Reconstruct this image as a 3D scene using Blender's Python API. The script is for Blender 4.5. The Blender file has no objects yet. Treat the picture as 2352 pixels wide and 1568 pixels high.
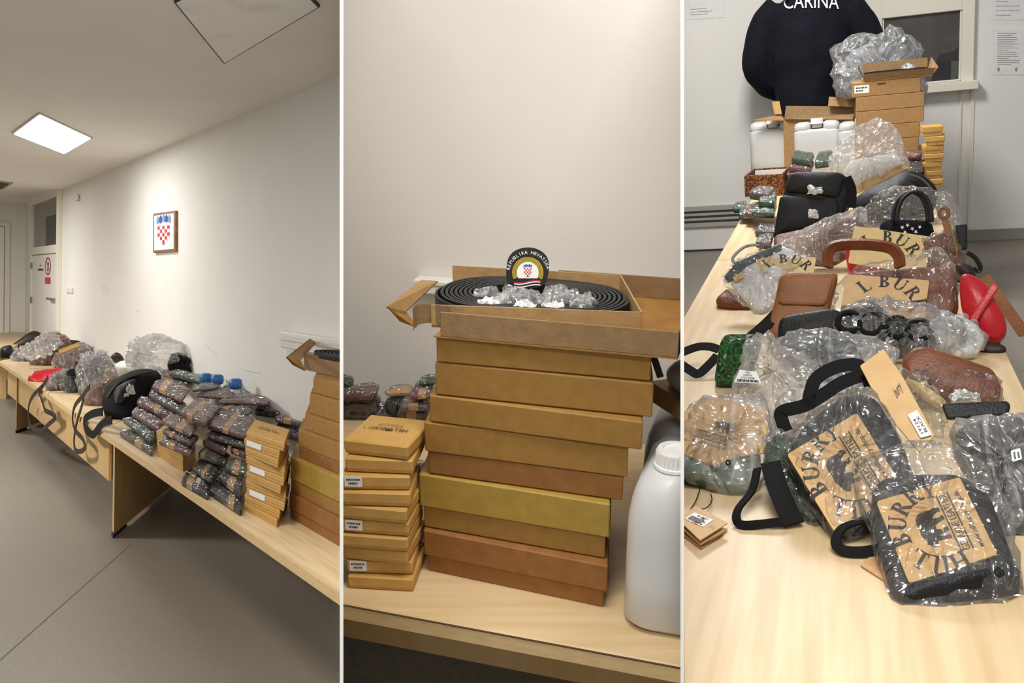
import bpy, bmesh, math, random
from mathutils import Vector, Matrix, noise
from math import radians, sin, cos, pi, tan, atan2, sqrt

# ------------------------------------------------------------------ camera
F, PX, PY = 2200.0, 1176.0, 784.0          # focal length and centre in pixels of the 2352x1568 frame
PITCH = radians(18.0)
CAM = Vector((0, 0, 1.70))
FWD = Vector((0, cos(PITCH), -sin(PITCH)))
UPV = Vector((0, sin(PITCH), cos(PITCH)))
RIGHT = Vector((1, 0, 0))
scene = bpy.context.scene
cd = bpy.data.cameras.new('camera')
cd.sensor_width = 36.0
cd.lens = 36.0 * F / 2352.0
cd.clip_start, cd.clip_end = 0.05, 200
cam = bpy.data.objects.new('camera', cd)
scene.collection.objects.link(cam)
cam.location = CAM
cam.rotation_euler = (pi / 2 - PITCH, 0, 0)
scene.camera = cam
# ------------------------------------------------------------------ world, exposure
world = bpy.data.worlds.new('World'); scene.world = world
world.use_nodes = True
bg = world.node_tree.nodes['Background']
bg.inputs['Color'].default_value = (1.0, 0.985, 0.96, 1)
bg.inputs['Strength'].default_value = 0.34
vs = scene.view_settings
vs.view_transform = 'Standard'; vs.look = 'None'; vs.exposure = 0.0; vs.gamma = 1.0
vs.use_curve_mapping = False
scene.cycles.transparent_max_bounces = 14
scene.cycles.max_bounces = 6
scene.cycles.use_adaptive_sampling = True
scene.cycles.adaptive_threshold = 0.03

# ------------------------------------------------------------------ the three sets
def wray(px, py):
    return RIGHT * ((px - PX) / F) + FWD - UPV * ((py - PY) / F)

class Set:
    """A place with its own upright: local x right, y away, z up, floor at z = 0."""
    def __init__(s, ydir, zdir, eye):
        y = ydir.normalized(); z = (zdir - y * zdir.dot(y)).normalized(); x = y.cross(z)
        s.R = Matrix((x, y, z)).transposed()
        s.eye = Vector((0, 0, eye))
        s.M = Matrix.Translation(CAM) @ s.R.to_4x4() @ Matrix.Translation(-s.eye)
        s.Mi = s.M.inverted(); s.Ri = s.R.transposed()
    def ray(s, px, py): return s.Ri @ wray(px, py)
    def onp(s, px, py, p, n):
        r = s.ray(px, py); n = Vector(n); p = Vector(p)
        return s.eye + r * ((p - s.eye).dot(n) / r.dot(n))
    def at(s, px, py, h): return s.onp(px, py, (0, 0, h), (0, 0, 1))
    def pix(s, p):
        w = s.M @ Vector(p) - CAM
        z = w.dot(FWD)
        return (PX + F * w.dot(RIGHT) / z, PY - F * w.dot(UPV) / z)

Z = Vector((0, 0, 1))
SM = Set(Vector((0, 1, 0)), Z, 1.70)                                        # middle
dR = wray(1950, PY - F * tan(PITCH))
SR = Set(dR, Matrix.Rotation(radians(-6.3), 3, dR) @ Z, 1.46)                # right
dL = wray(-310, 620)
SL = Set(dL, UPV, 1.86)                                                      # left

# partition plates between the sets (vertical edges of the picture's three fields)
def plate_frame(pc):
    r = wray(pc, PY); r = (r - UPV * r.dot(UPV)).normalized()
    n = r.cross(UPV).normalized()            # points to the picture's right
    return r, n
PLATE_T = 0.0042
CUTS = {'L': [(784.5, 1)], 'M': [(784.5, -1), (1567.0, 1)], 'R': [(1567.0, -1)]}
SETS = {'L': SL, 'M': SM, 'R': SR}
KEY = {id(SL): 'L', id(SM): 'M', id(SR): 'R'}
def clip_planes(S):
    out = []
    for pc, side in CUTS[KEY[id(S)]]:
        r, n = plate_frame(pc)
        out.append((S.Mi @ (CAM - n * (side * (PLATE_T * 0.5 + 0.0008))), S.Ri @ (n * side)))
    return out
CLIPS = {id(S): clip_planes(S) for S in (SL, SM, SR)}

# ------------------------------------------------------------------ materials
def srgb(r, g, b):
    f = lambda c: (c / 255 / 12.92) if c / 255 <= 0.04045 else ((c / 255 + 0.055) / 1.055) ** 2.4
    return (f(r), f(g), f(b), 1)
MATS = {}
def mat(name, rgb, rough=0.6, rgb2=None, scale=20, bump=0.0, bscale=None, spec=0.5, metal=0.0, stretch=None,
        contrast=(0.35, 0.65), kind='noise', trans=0.0, coat=0.0, detail=4):
    m = bpy.data.materials.new(name); m.use_nodes = True
    nt = m.node_tree; b = nt.nodes['Principled BSDF']
    b.inputs['Roughness'].default_value = rough
    b.inputs['Metallic'].default_value = metal
    b.inputs['Specular IOR Level'].default_value = spec
    if coat: b.inputs['Coat Weight'].default_value = coat; b.inputs['Coat Roughness'].default_value = 0.15
    b.inputs['Base Color'].default_value = srgb(*rgb)
    tc = nt.nodes.new('ShaderNodeTexCoord'); mp = nt.nodes.new('ShaderNodeMapping')
    nt.links.new(tc.outputs['Object'], mp.inputs['Vector'])
    if stretch: mp.inputs['Scale'].default_value = stretch
    def tex(sc):
        if kind == 'voronoi':
            t = nt.nodes.new('ShaderNodeTexVoronoi'); t.feature = 'DISTANCE_TO_EDGE'; o = t.outputs['Distance']
        else:
            t = nt.nodes.new('ShaderNodeTexNoise'); t.inputs['Detail'].default_value = detail; o = t.outputs['Fac']
        t.inputs['Scale'].default_value = sc
        nt.links.new(mp.outputs['Vector'], t.inputs['Vector'])
        return o
    if rgb2:
        o = tex(scale); cr = nt.nodes.new('ShaderNodeValToRGB')
        cr.color_ramp.elements[0].position, cr.color_ramp.elements[1].position = contrast
        cr.color_ramp.elements[0].color = srgb(*rgb); cr.color_ramp.elements[1].color = srgb(*rgb2)
        nt.links.new(o, cr.inputs['Fac']); nt.links.new(cr.outputs['Color'], b.inputs['Base Color'])
    if bump:
        o = tex(bscale or scale); bp = nt.nodes.new('ShaderNodeBump'); bp.inputs['Strength'].default_value = bump
        bp.inputs['Distance'].default_value = 0.01
        nt.links.new(o, bp.inputs['Height']); nt.links.new(bp.outputs['Normal'], b.inputs['Normal'])
    if trans: b.inputs['Transmission Weight'].default_value = trans
    MATS[name] = m
    return m
def emit(name, rgb, strength):
    m = bpy.data.materials.new(name); m.use_nodes = True; b = m.node_tree.nodes['Principled BSDF']
    b.inputs['Base Color'].default_value = srgb(*rgb)
    b.inputs['Emission Color'].default_value = srgb(*rgb); b.inputs['Emission Strength'].default_value = strength
    MATS[name] = m
def plastic(name, gloss=0.05, rough=0.1, milk=0.05, bscale=25, bump=0.5, tint=(255, 255, 255), fres=0.7):
    """thin crinkled film: mostly see-through, sharp creases that catch the lamps, a little milkiness"""
    m = bpy.data.materials.new(name); m.use_nodes = True; nt = m.node_tree; nt.nodes.clear()
    N = nt.nodes.new; L = nt.links.new
    out = N('ShaderNodeOutputMaterial')
    tr = N('ShaderNodeBsdfTransparent'); tr.inputs['Color'].default_value = (0.98, 0.98, 0.98, 1)
    gl = N('ShaderNodeBsdfGlossy'); gl.inputs['Roughness'].default_value = rough
    df = N('ShaderNodeBsdfDiffuse'); df.inputs['Color'].default_value = srgb(*tint)
    tl = N('ShaderNodeBsdfTranslucent'); tl.inputs['Color'].default_value = srgb(*tint)
    tc = N('ShaderNodeTexCoord')
    mp = N('ShaderNodeMapping'); mp.inputs['Scale'].default_value = (1.0, 0.55, 1.35); mp.inputs['Rotation'].default_value = (0.5, 0.3, 0.6)
    L(tc.outputs['Object'], mp.inputs['Vector'])
    n1 = N('ShaderNodeTexNoise'); n1.inputs['Scale'].default_value = bscale * .5; n1.inputs['Detail'].default_value = 2
    L(mp.outputs['Vector'], n1.inputs['Vector'])
    sc = N('ShaderNodeVectorMath'); sc.operation = 'SCALE'; sc.inputs['Scale'].default_value = 1.2 / bscale
    L(n1.outputs['Color'], sc.inputs[0])
    ad = N('ShaderNodeVectorMath'); ad.operation = 'ADD'; L(mp.outputs['Vector'], ad.inputs[0]); L(sc.outputs['Vector'], ad.inputs[1])
    hs = []
    for k, w, st, ro in ((1.0, 1.0, (1.6, .35, .9), (.4, .2, .7)), (1.7, .6, (.4, 1.5, 1.0), (.2, .9, -.5)), (2.6, .12, (1, .7, 1.2), (.9, .1, .3))):
        m_ = N('ShaderNodeMapping'); m_.inputs['Scale'].default_value = st; m_.inputs['Rotation'].default_value = ro
        L(tc.outputs['Object'], m_.inputs['Vector'])
        v = N('ShaderNodeTexNoise'); v.inputs['Scale'].default_value = bscale * k; v.inputs['Detail'].default_value = 1.5; v.inputs['Distortion'].default_value = .6
        L(m_.outputs['Vector'], v.inputs['Vector'])
        # fold lines run where the noise crosses its middle
        f1 = N('ShaderNodeMath'); f1.operation = 'SUBTRACT'; f1.inputs[1].default_value = .5; L(v.outputs['Fac'], f1.inputs[0])
        f2 = N('ShaderNodeMath'); f2.operation = 'ABSOLUTE'; L(f1.outputs['Value'], f2.inputs[0])
        mr = N('ShaderNodeMapRange'); mr.inputs['From Max'].default_value = .16; mr.inputs['To Max'].default_value = w
        L(f2.outputs['Value'], mr.inputs['Value']); hs.append(mr.outputs['Result'])
    a0 = N('ShaderNodeMath'); a0.operation = 'ADD'; L(hs[0], a0.inputs[0]); L(hs[1], a0.inputs[1])
    a2 = N('ShaderNodeMath'); a2.operation = 'ADD'; L(a0.outputs['Value'], a2.inputs[0]); L(hs[2], a2.inputs[1])
    bp = N('ShaderNodeBump'); bp.inputs['Strength'].default_value = bump; bp.inputs['Distance'].default_value = 0.3 / bscale
    L(a2.outputs['Value'], bp.inputs['Height'])
    for q in (gl, df, tl): L(bp.outputs['Normal'], q.inputs['Normal'])
    fr = N('ShaderNodeFresnel'); fr.inputs['IOR'].default_value = 1.4
    mf = N('ShaderNodeMath'); mf.operation = 'MULTIPLY_ADD'; mf.inputs[1].default_value = fres; mf.inputs[2].default_value = gloss; mf.use_clamp = True
    L(fr.outputs['Fac'], mf.inputs[0])
    m1 = N('ShaderNodeMixShader'); L(mf.outputs['Value'], m1.inputs['Fac']); L(tr.outputs['BSDF'], m1.inputs[1]); L(gl.outputs['BSDF'], m1.inputs[2])
    m2 = N('ShaderNodeMixShader'); m2.inputs['Fac'].default_value = 0.4; L(df.outputs['BSDF'], m2.inputs[1]); L(tl.outputs['BSDF'], m2.inputs[2])
    m3 = N('ShaderNodeMixShader'); m3.inputs['Fac'].default_value = milk
    # creases are a little whiter than the flat film
    cm = N('ShaderNodeMapRange'); cm.inputs['From Max'].default_value = .22; cm.inputs['To Min'].default_value = min(milk * 3.0, .6); cm.inputs['To Max'].default_value = milk
    L(hs[0], cm.inputs['Value']); L(cm.outputs['Result'], m3.inputs['Fac'])
    L(m1.outputs['Shader'], m3.inputs[1]); L(m2.outputs['Shader'], m3.inputs[2])
    L(m3.outputs['Shader'], out.inputs['Surface'])
    MATS[name] = m

mat('wall', (236, 234, 228), 0.75, (233, 231, 225), 2, 0.02, 60)
mat('wall_lilac', (236, 232, 227), 0.75, (231, 227, 222), 2, 0.04, 60)
mat('ceiling_paint', (238, 235, 229), 0.85, (234, 231, 225), 2, 0.03, 90)
mat('hatch_white', (240, 238, 236), 0.6, (214, 211, 208), 3, contrast=(0.55, 0.75))
mat('vinyl', (139, 131, 120), 0.45, (124, 117, 107), 90, 0.05, 140, detail=8)
mat('maple', (220, 197, 158), 0.42, (202, 174, 130), 9, 0.03, 120, stretch=(5, 0.3, 5), contrast=(0.38, 0.72), detail=7)
mat('maple_x', (220, 195, 154), 0.42, (204, 174, 128), 9, 0.03, 120, stretch=(0.4, 5, 5), contrast=(0.3, 0.7), detail=7)
mat('maple_v', (217, 184, 128), 0.5, (205, 168, 108), 5, 0.03, 120, stretch=(3, 3, 0.4), contrast=(0.3, 0.7), detail=7)
mat('edge_band', (226, 196, 144), 0.5, (216, 184, 130), 30, stretch=(1, 1, 4))
mat('scratch', (200, 197, 191), 0.8)
mat('seam', (104, 97, 88), 0.8)
mat('white_gloss', (236, 234, 228), 0.35)
mat('cream_gloss', (234, 230, 214), 0.4)
mat('kraft', (164, 128, 82), 0.8, (152, 118, 74), 60, 0.05, 200)
mat('kraft_grey', (150, 121, 84), 0.85, (138, 110, 74), 50, 0.1, 160, stretch=(1, 1, 1))
mat('kraft_gold', (160, 120, 56), 0.7, (150, 110, 48), 50, 0.04, 200)
mat('kraft_yellow', (172, 142, 62), 0.6, (162, 132, 54), 40, 0.04, 200)
mat('kraft_orange', (150, 102, 50), 0.7, (138, 92, 44), 40, 0.04, 200)
mat('kraft_light', (184, 150, 102), 0.85, (172, 138, 90), 50, 0.1, 160)
mat('kraft_in', (168, 124, 62), 0.85, (150, 106, 48), 20, 0.1, 120)
mat('box_tan', (202, 160, 88), 0.6, (194, 151, 80), 30, 0.03, 200)
mat('card', (208, 170, 112), 0.5, (200, 160, 102), 30, 0.03, 150)
mat('card_pale', (226, 200, 142), 0.45, (218, 190, 130), 30, 0.03, 150)
mat('band', (206, 164, 116), 0.6, (192, 150, 104), 60)
mat('print', (42, 36, 32), 0.6)
mat('print_brown', (84, 56, 30), 0.6)
mat('label_white', (240, 240, 240), 0.5)
mat('paper', (236, 236, 234), 0.7, (226, 226, 226), 30)
mat('black_leather', (15, 15, 18), 0.45, (22, 22, 26), 40, 0.25, 220, spec=0.35)
mat('black_web', (10, 10, 12), 0.75, (17, 17, 19), 300, 0.3, 500, spec=0.25)
mat('black_rubber', (22, 22, 24), 0.5)
mat('navy', (9, 12, 22), 0.85, (14, 17, 29), 12, 0.2, 40, spec=0.25)
mat('skin', (196, 150, 126), 0.55)
mat('hair', (40, 30, 24), 0.6)
mat('brown_leather', (128, 70, 36), 0.42, (104, 54, 28), 18, 0.2, 180)
mat('tan_leather', (150, 94, 44), 0.5, (128, 78, 36), 14, 0.2, 160)
mat('dark_brown', (46, 27, 19), 0.5, (36, 21, 15), 20, 0.2, 160)
mat('red_leather', (196, 26, 36), 0.35, (180, 20, 32), 12, 0.12, 180)
mat('green_leather', (36, 120, 34), 0.4, (14, 46, 16), 60, 0.9, 70, kind='voronoi', contrast=(0.0, 0.12))
mat('green_dull', (74, 106, 66), 0.6, (50, 78, 46), 30, 0.3, 90)
mat('wallet_plum', (124, 76, 80), 0.45, (94, 56, 60), 40, 0.3, 160)
mat('wallet_dark', (62, 48, 52), 0.45, (46, 36, 38), 40, 0.3, 160)
mat('wallet_brown', (126, 80, 60), 0.45, (96, 58, 46), 40, 0.3, 160)
mat('wallet_green', (40, 84, 56), 0.45, (26, 56, 38), 40, 0.3, 160)
mat('wallet_grey', (112, 104, 102), 0.5, (88, 80, 80), 40, 0.3, 160)
mat('cork', (150, 92, 40), 0.8, (70, 38, 20), 90, 0.2, 200, contrast=(0.42, 0.52))
mat('grey_pale', (150, 152, 156), 0.6, (120, 122, 126), 8, 0.3, 40)
mat('grey_leather', (86, 92, 98), 0.45, (64, 70, 76), 16, 0.3, 90)
mat('pvc_white', (244, 244, 242), 0.35)
mat('tissue', (232, 232, 230), 0.9, (215, 215, 213), 30, 0.5, 60)
mat('steel', (150, 150, 150), 0.3, metal=1.0)
mat('alu', (178, 176, 171), 0.4, metal=0.1)
mat('slot_dark', (52, 50, 48), 0.7)
mat('grey_base', (150, 146, 138), 0.6)
mat('gold_frame', (150, 112, 62), 0.4, (120, 86, 46), 30, metal=0.3)
mat('red_print', (196, 32, 44), 0.5)
mat('blue_print', (40, 60, 130), 0.5)
mat('sky_print', (96, 150, 210), 0.5)
mat('white_print', (240, 240, 240), 0.5)
mat('gold_thread', (176, 158, 40), 0.6, (140, 122, 26), 300)
mat('patch_black', (24, 24, 26), 0.8, (34, 34, 36), 300, 0.2, 400)
mat('blue_cap', (50, 112, 178), 0.4)
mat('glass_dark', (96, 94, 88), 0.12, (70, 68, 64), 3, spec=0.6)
mat('reflect_dark', (40, 40, 44), 0.4)
plastic('film', 0.09, 0.17, 0.04, 9, 0.55, fres=.55)
plastic('film_milky', 0.14, 0.19, 0.16, 9, 0.55)
plastic('film_tight', 0.08, 0.17, 0.03, 20, 0.5)
plastic('film_big', 0.09, 0.17, 0.03, 4, 0.5, fres=.5)
plastic('film_big_milky', 0.15, 0.19, 0.2, 4, 0.5)
def can_mat(nm, c):
    m = bpy.data.materials.new(nm); m.use_nodes = True; b = m.node_tree.nodes['Principled BSDF']
    b.inputs['Base Color'].default_value = srgb(*c); b.inputs['Roughness'].default_value = 0.35
    b.inputs['Transmission Weight'].default_value = 0.06
    b.inputs['Subsurface Weight'].default_value = 0.0
    MATS[nm] = m
can_mat('hdpe', (224, 225, 224)); can_mat('hdpe_far', (206, 207, 205))
emit('lamp_panel', (255, 255, 252), 14.0)
# ------------------------------------------------------------------ object helpers
COL = scene.collection
INFO = {}
V = Vector
XCLIP = []
def make_mesh(name, geo, S, base, m, smooth=False, clip=True, solid=True):
    verts, faces = geo[0], geo[1]
    fm = geo[2] if len(geo) > 2 else None
    me = bpy.data.meshes.new(name)
    bm = bmesh.new()
    bv = [bm.verts.new(v) for v in verts]
    for i, f in enumerate(faces):
        if len(set(f)) < 3: continue
        try:
            bf = bm.faces.new([bv[k] for k in f]); bf.smooth = smooth
            if fm: bf.material_index = fm[i]
        except ValueError: pass
    if clip:
        for p, n in CLIPS[id(S)] + XCLIP:
            if any((v.co - p).dot(n) > 1e-5 for v in bm.verts):
                r = bmesh.ops.bisect_plane(bm, geom=bm.verts[:] + bm.edges[:] + bm.faces[:], plane_co=p, plane_no=n, clear_outer=True)
                if solid:
                    e = [x for x in r['geom_cut'] if isinstance(x, bmesh.types.BMEdge)]
                    try: bmesh.ops.holes_fill(bm, edges=e)
                    except Exception: pass
    for v in bm.verts: v.co -= base
    bmesh.ops.recalc_face_normals(bm, faces=bm.faces[:])
    bm.to_mesh(me); bm.free()
    ms = m if isinstance(m, (list, tuple)) else [m]
    for x in ms: me.materials.append(MATS[x])
    return me
def thing(S, name, label, cat, base, group=None, kind=None):
    o = bpy.data.objects.new(name, None); COL.objects.link(o)
    o.empty_display_size = 0.05
    base = V(base); o.matrix_world = S.M @ Matrix.Translation(base)
    if label: o['label'] = label
    if cat: o['category'] = cat
    if group: o['group'] = group
    if kind: o['kind'] = kind
    INFO[o.name] = (S, base)
    return o
def part(parent, name, geo, m, smooth=False, label=None, clip=True, solid=True, kind=None):
    S, base = INFO[parent.name]
    me = make_mesh(name, geo, S, base, m, smooth, clip, solid)
    o = bpy.data.objects.new(name, me); COL.objects.link(o); o.parent = parent
    if label: o['label'] = label
    if kind: o['kind'] = kind
    INFO[o.name] = (S, base)
    return o
def base_of(geo):
    vs_ = geo[0]; zmin = min(v[2] for v in vs_)
    return V((sum(v[0] for v in vs_) / len(vs_), sum(v[1] for v in vs_) / len(vs_), zmin))
def single(S, name, label, cat, geo, m, smooth=False, group=None, kind=None, clip=True, solid=True):
    b = base_of(geo); me = make_mesh(name, geo, S, b, m, smooth, clip, solid)
    o = bpy.data.objects.new(name, me); COL.objects.link(o); o.matrix_world = S.M @ Matrix.Translation(b)
    if label: o['label'] = label
    if cat: o['category'] = cat
    if group: o['group'] = group
    if kind: o['kind'] = kind
    INFO[o.name] = (S, b)
    return o
def struct(S, name, geo, m, clip=True, solid=True, label=None, cat=None):
    return single(S, name, label, cat, geo, m, kind='structure', clip=clip, solid=solid)

# ------------------------------------------------------------------ shapes (all in a set's own coordinates)
def join(*geos):
    vs_, fs = [], []
    for g in geos:
        b = len(vs_); vs_ += list(g[0]); fs += [tuple(i + b for i in f) for f in g[1]]
    return vs_, fs
def joinm(*gm):
    """join (geo, material index) pairs"""
    vs_, fs, fm = [], [], []
    for g, k in gm:
        b = len(vs_); vs_ += list(g[0]); fs += [tuple(i + b for i in f) for f in g[1]]; fm += [k] * len(g[1])
    return vs_, fs, fm
class Fr:
    """a frame: origin o, axes x y z"""
    def __init__(s, o, x, y, z): s.o, s.x, s.y, s.z = V(o), V(x), V(y), V(z)
    def p(s, a, b, c): return s.o + s.x * a + s.y * b + s.z * c
def fyaw(o, yaw):
    c, s = cos(yaw), sin(yaw)
    return Fr(o, (c, s, 0), (-s, c, 0), (0, 0, 1))
def bx(fr, x0, x1, y0, y1, z0, z1, b=0.0):
    """box in a frame with chamfered edges"""
    if b <= 0:
        vs_ = [fr.p(x, y, z) for x in (x0, x1) for y in (y0, y1) for z in (z0, z1)]
        return vs_, [(0, 1, 3, 2), (4, 6, 7, 5), (0, 4, 5, 1), (2, 3, 7, 6), (0, 2, 6, 4), (1, 5, 7, 3)]
    b = min(b, (x1 - x0) * .45, (y1 - y0) * .45, (z1 - z0) * .45)
    X, Y, Zz = (x0, x1), (y0, y1), (z0, z1); I = {}; vs_ = []
    sg = (1, -1)
    for i in (0, 1):
        for j in (0, 1):
            for k in (0, 1):
                for a in range(3):
                    d = [b * sg[i], b * sg[j], b * sg[k]]; d[a] = 0
                    I[i, j, k, a] = len(vs_); vs_.append(fr.p(X[i] + d[0], Y[j] + d[1], Zz[k] + d[2]))
    fs = []
    for i in (0, 1): fs.append(tuple(I[i, j, k, 0] for j, k in ((0, 0), (1, 0), (1, 1), (0, 1))))
    for j in (0, 1): fs.append(tuple(I[i, j, k, 1] for i, k in ((0, 0), (1, 0), (1, 1), (0, 1))))
    for k in (0, 1): fs.append(tuple(I[i, j, k, 2] for i, j in ((0, 0), (1, 0), (1, 1), (0, 1))))
    for j in (0, 1):
        for k in (0, 1): fs.append((I[0, j, k, 1], I[1, j, k, 1], I[1, j, k, 2], I[0, j, k, 2]))
    for i in (0, 1):
        for k in (0, 1): fs.append((I[i, 0, k, 0], I[i, 1, k, 0], I[i, 1, k, 2], I[i, 0, k, 2]))
    for i in (0, 1):
        for j in (0, 1): fs.append((I[i, j, 0, 0], I[i, j, 1, 0], I[i, j, 1, 1], I[i, j, 0, 1]))
    for i in (0, 1):
        for j in (0, 1):
            for k in (0, 1): fs.append((I[i, j, k, 0], I[i, j, k, 1], I[i, j, k, 2]))
    return vs_, fs
WORLDF = Fr((0, 0, 0), (1, 0, 0), (0, 1, 0), (0, 0, 1))
def quad_plate(q, n, t):
    """plate with the four corners q (its face) and thickness t behind it along -n"""
    n = V(n).normalized(); vs_ = [V(p) for p in q] + [V(p) - n * t for p in q]; k = len(q)
    return vs_, [tuple(range(k)), tuple(range(2 * k - 1, k - 1, -1))] + [(i, i + k, (i + 1) % k + k, (i + 1) % k) for i in range(k)]
def chaikin(p, it):
    for _ in range(it):
        q = []
        for i in range(len(p)):
            a, b = p[i], p[(i + 1) % len(p)]
            q += [a * .75 + b * .25, a * .25 + b * .75]
        p = q
    return p
def roundc(p, r):
    """round every corner of a polygon by at most r"""
    out = []; n = len(p)
    for i in range(n):
        a, b, c = p[i - 1], p[i], p[(i + 1) % n]
        la, lc = (a - b).length, (c - b).length
        pa = b + (a - b) * (min(r, la * .45) / max(la, 1e-6)); pc = b + (c - b) * (min(r, lc * .45) / max(lc, 1e-6))
        for t in (0, .33, .67, 1): out.append((pa * (1 - t) + b * t) * (1 - t) + (b * (1 - t) + pc * t) * t)
    return out
def resample(p, n):
    L = [0]
    for i in range(len(p)): L.append(L[-1] + (p[(i + 1) % len(p)] - p[i]).length)
    out, k = [], 0
    for j in range(n):
        t = L[-1] * j / n
        while L[k + 1] < t: k += 1
        d = L[k + 1] - L[k]; f = (t - L[k]) / d if d > 1e-9 else 0
        out.append(p[k].lerp(p[(k + 1) % len(p)], f))
    return out
def PL(S, px, py, h, tilt=90, yaw=0):
    """plane through the point seen at px,py at height h: tilt 0 upright facing the viewer's end, 90 lying flat"""
    p = S.at(px, py, h); t, w = radians(tilt), radians(yaw)
    f = V((-sin(w), -cos(w), 0))
    return p, (f * cos(t) + V((0, 0, 1)) * sin(t)).normalized()
def basis(n):
    n = V(n)
    u = V((0, 0, 1)).cross(n)
    if u.length < 0.05: u = V((1, 0, 0))
    u.normalize(); v = n.cross(u)
    return u, v
def slab(S, px, pl, thick, bev=0.006, dome=0.0, rnd=1, N=0, amp=0.0, nscale=18.0, seed=0, jag=0.0, rings=6, lift=0.0, cr=None):
    """solid whose front outline is seen at px (pixels), lying in plane pl, with real thickness behind it"""
    p, n = pl
    p3 = [S.onp(x, y, p, n) for x, y in px]
    if lift: p3 = [q + n * lift for q in p3]
    return slab3(p3, n, thick, bev, dome, rnd, N, amp, nscale, seed, jag, rings, cr)
def slab3(p3, n, thick, bev=0.006, dome=0.0, rnd=1, N=0, amp=0.0, nscale=18.0, seed=0, jag=0.0, rings=6, cr=None):
    n = V(n).normalized()
    pts = roundc([V(q) for q in p3], cr) if cr is not None else chaikin([V(q) for q in p3], rnd)
    if N: pts = resample(pts, N)
    c = sum(pts, V((0, 0, 0))) / len(pts); k = len(pts)
    R = sum((q - c).length for q in pts) / k
    off = V((seed * 7.31, seed * 3.17, seed * 1.73))
    if jag:
        pts = [q + (q - c).normalized() * (jag * (noise.noise(q * 22 + off) + 0.6 * noise.noise(q * 60 + off))) for q in pts]
    ib = min(bev / max(R, 1e-4), 0.5)
    prof = [(ib, -thick), (0, -thick + bev), (0, -bev), (ib * .3, -bev * .3), (ib, 0)]
    if bev <= 0: prof = [(0, -thick), (0, 0)]
    if dome or amp:
        for j in range(1, rings):
            f = j / rings; prof.append((ib + (1 - ib) * f, dome * (1 - (1 - f) ** 2.2)))
    vs_, fs = [], []
    def disp(q):
        if not amp: return 0
        a = 1 - abs(noise.noise(q * nscale + off)) * 2
        b = noise.noise(q * nscale * 2.3 + off)
        return amp * (a * .8 + b * .6)
    for j, (ins, w) in enumerate(prof):
        for q in pts:
            r = c + (q - c) * (1 - ins) + n * w
            if j > 2: r = r + n * disp(r)
            vs_.append(r)
    for j in range(len(prof) - 1):
        for i in range(k):
            a = j * k + i; b = j * k + (i + 1) % k
            fs.append((a, b, b + k, a + k))
    fs.append(tuple(range(k - 1, -1, -1)))
    top = (len(prof) - 1) * k
    if dome or amp:
        vs_.append(c + n * (dome + disp(c))); e = len(vs_) - 1
        for i in range(k): fs.append((top + i, top + (i + 1) % k, e))
    else:
        fs.append(tuple(top + i for i in range(k)))
    return vs_, fs
def film(S, px, pl, thick, dome, amp, seed=0, cr=.02, N=44, rings=7, jag=.006, lift=.003):
    """crumpled plastic film: many small flat facets, drawn in towards its edge"""
    p, n = pl; n = V(n).normalized(); rs = random.Random(seed * 13 + 5)
    pts = [S.onp(x, y, p, n) + n * lift for x, y in px]
    pts = resample(roundc(pts, cr), N)
    c = sum(pts, V((0, 0, 0))) / N
    pts = [q + (q - c).normalized() * (rs.uniform(-1, 1) * jag) for q in pts]
    R = sum((q - c).length for q in pts) / N
    prof = [(.12, -thick), (.0, -thick * .55), (.015, -thick * .15)]
    for j in range(1, rings): f = j / rings; prof.append((f * f * .35 + f * .65, dome * (1 - (1 - f) ** 2.4)))
    vs_, fs = [], []
    for j, (ins, w) in enumerate(prof):
        a = amp * (1.0 if j > 2 else .4)
        for i, q in enumerate(pts):
            r = c + (q - c) * (1 - ins)
            big = noise.noise(r * (0.9 / max(R, .02)) * 1.6 + V((seed * 3.7, 0, 0))) * amp * 1.2
            e = (q - c).normalized()
            vs_.append(r + n * (w + (big if j > 2 else 0) + rs.uniform(-1, 1) * a) + e * rs.uniform(-1, 1) * a * (.7 if j > 1 else .3))
    for j in range(len(prof) - 1):
        for i in range(N):
            a, b = j * N + i, j * N + (i + 1) % N
            if rs.random() < .5: fs += [(a, b, b + N), (a, b + N, a + N)]
            else: fs += [(a, b, a + N), (b, b + N, a + N)]
    vs_.append(c + n * dome); e = len(vs_) - 1; top = (len(prof) - 1) * N
    for i in range(N): fs.append((top + i, top + (i + 1) % N, e))
    fs.append(tuple(range(N - 1, -1, -1)))
    return vs_, fs
def crm(P, sub=6, closed=False):
    """smooth line through points"""
    P = [V(p) for p in P]; n = len(P); out = []
    for i in range(n if closed else n - 1):
        g = lambda j: P[j % n] if closed else P[max(0, min(n - 1, j))]
        a, b, c, d = g(i - 1), g(i), g(i + 1), g(i + 2)
        for s in range(sub):
            t = s / sub
            out.append(0.5 * ((2 * b) + (c - a) * t + (2 * a - 5 * b + 4 * c - d) * t * t + (3 * b - a - 3 * c + d) * t ** 3))
    if not closed: out.append(P[-1])
    return out
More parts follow.
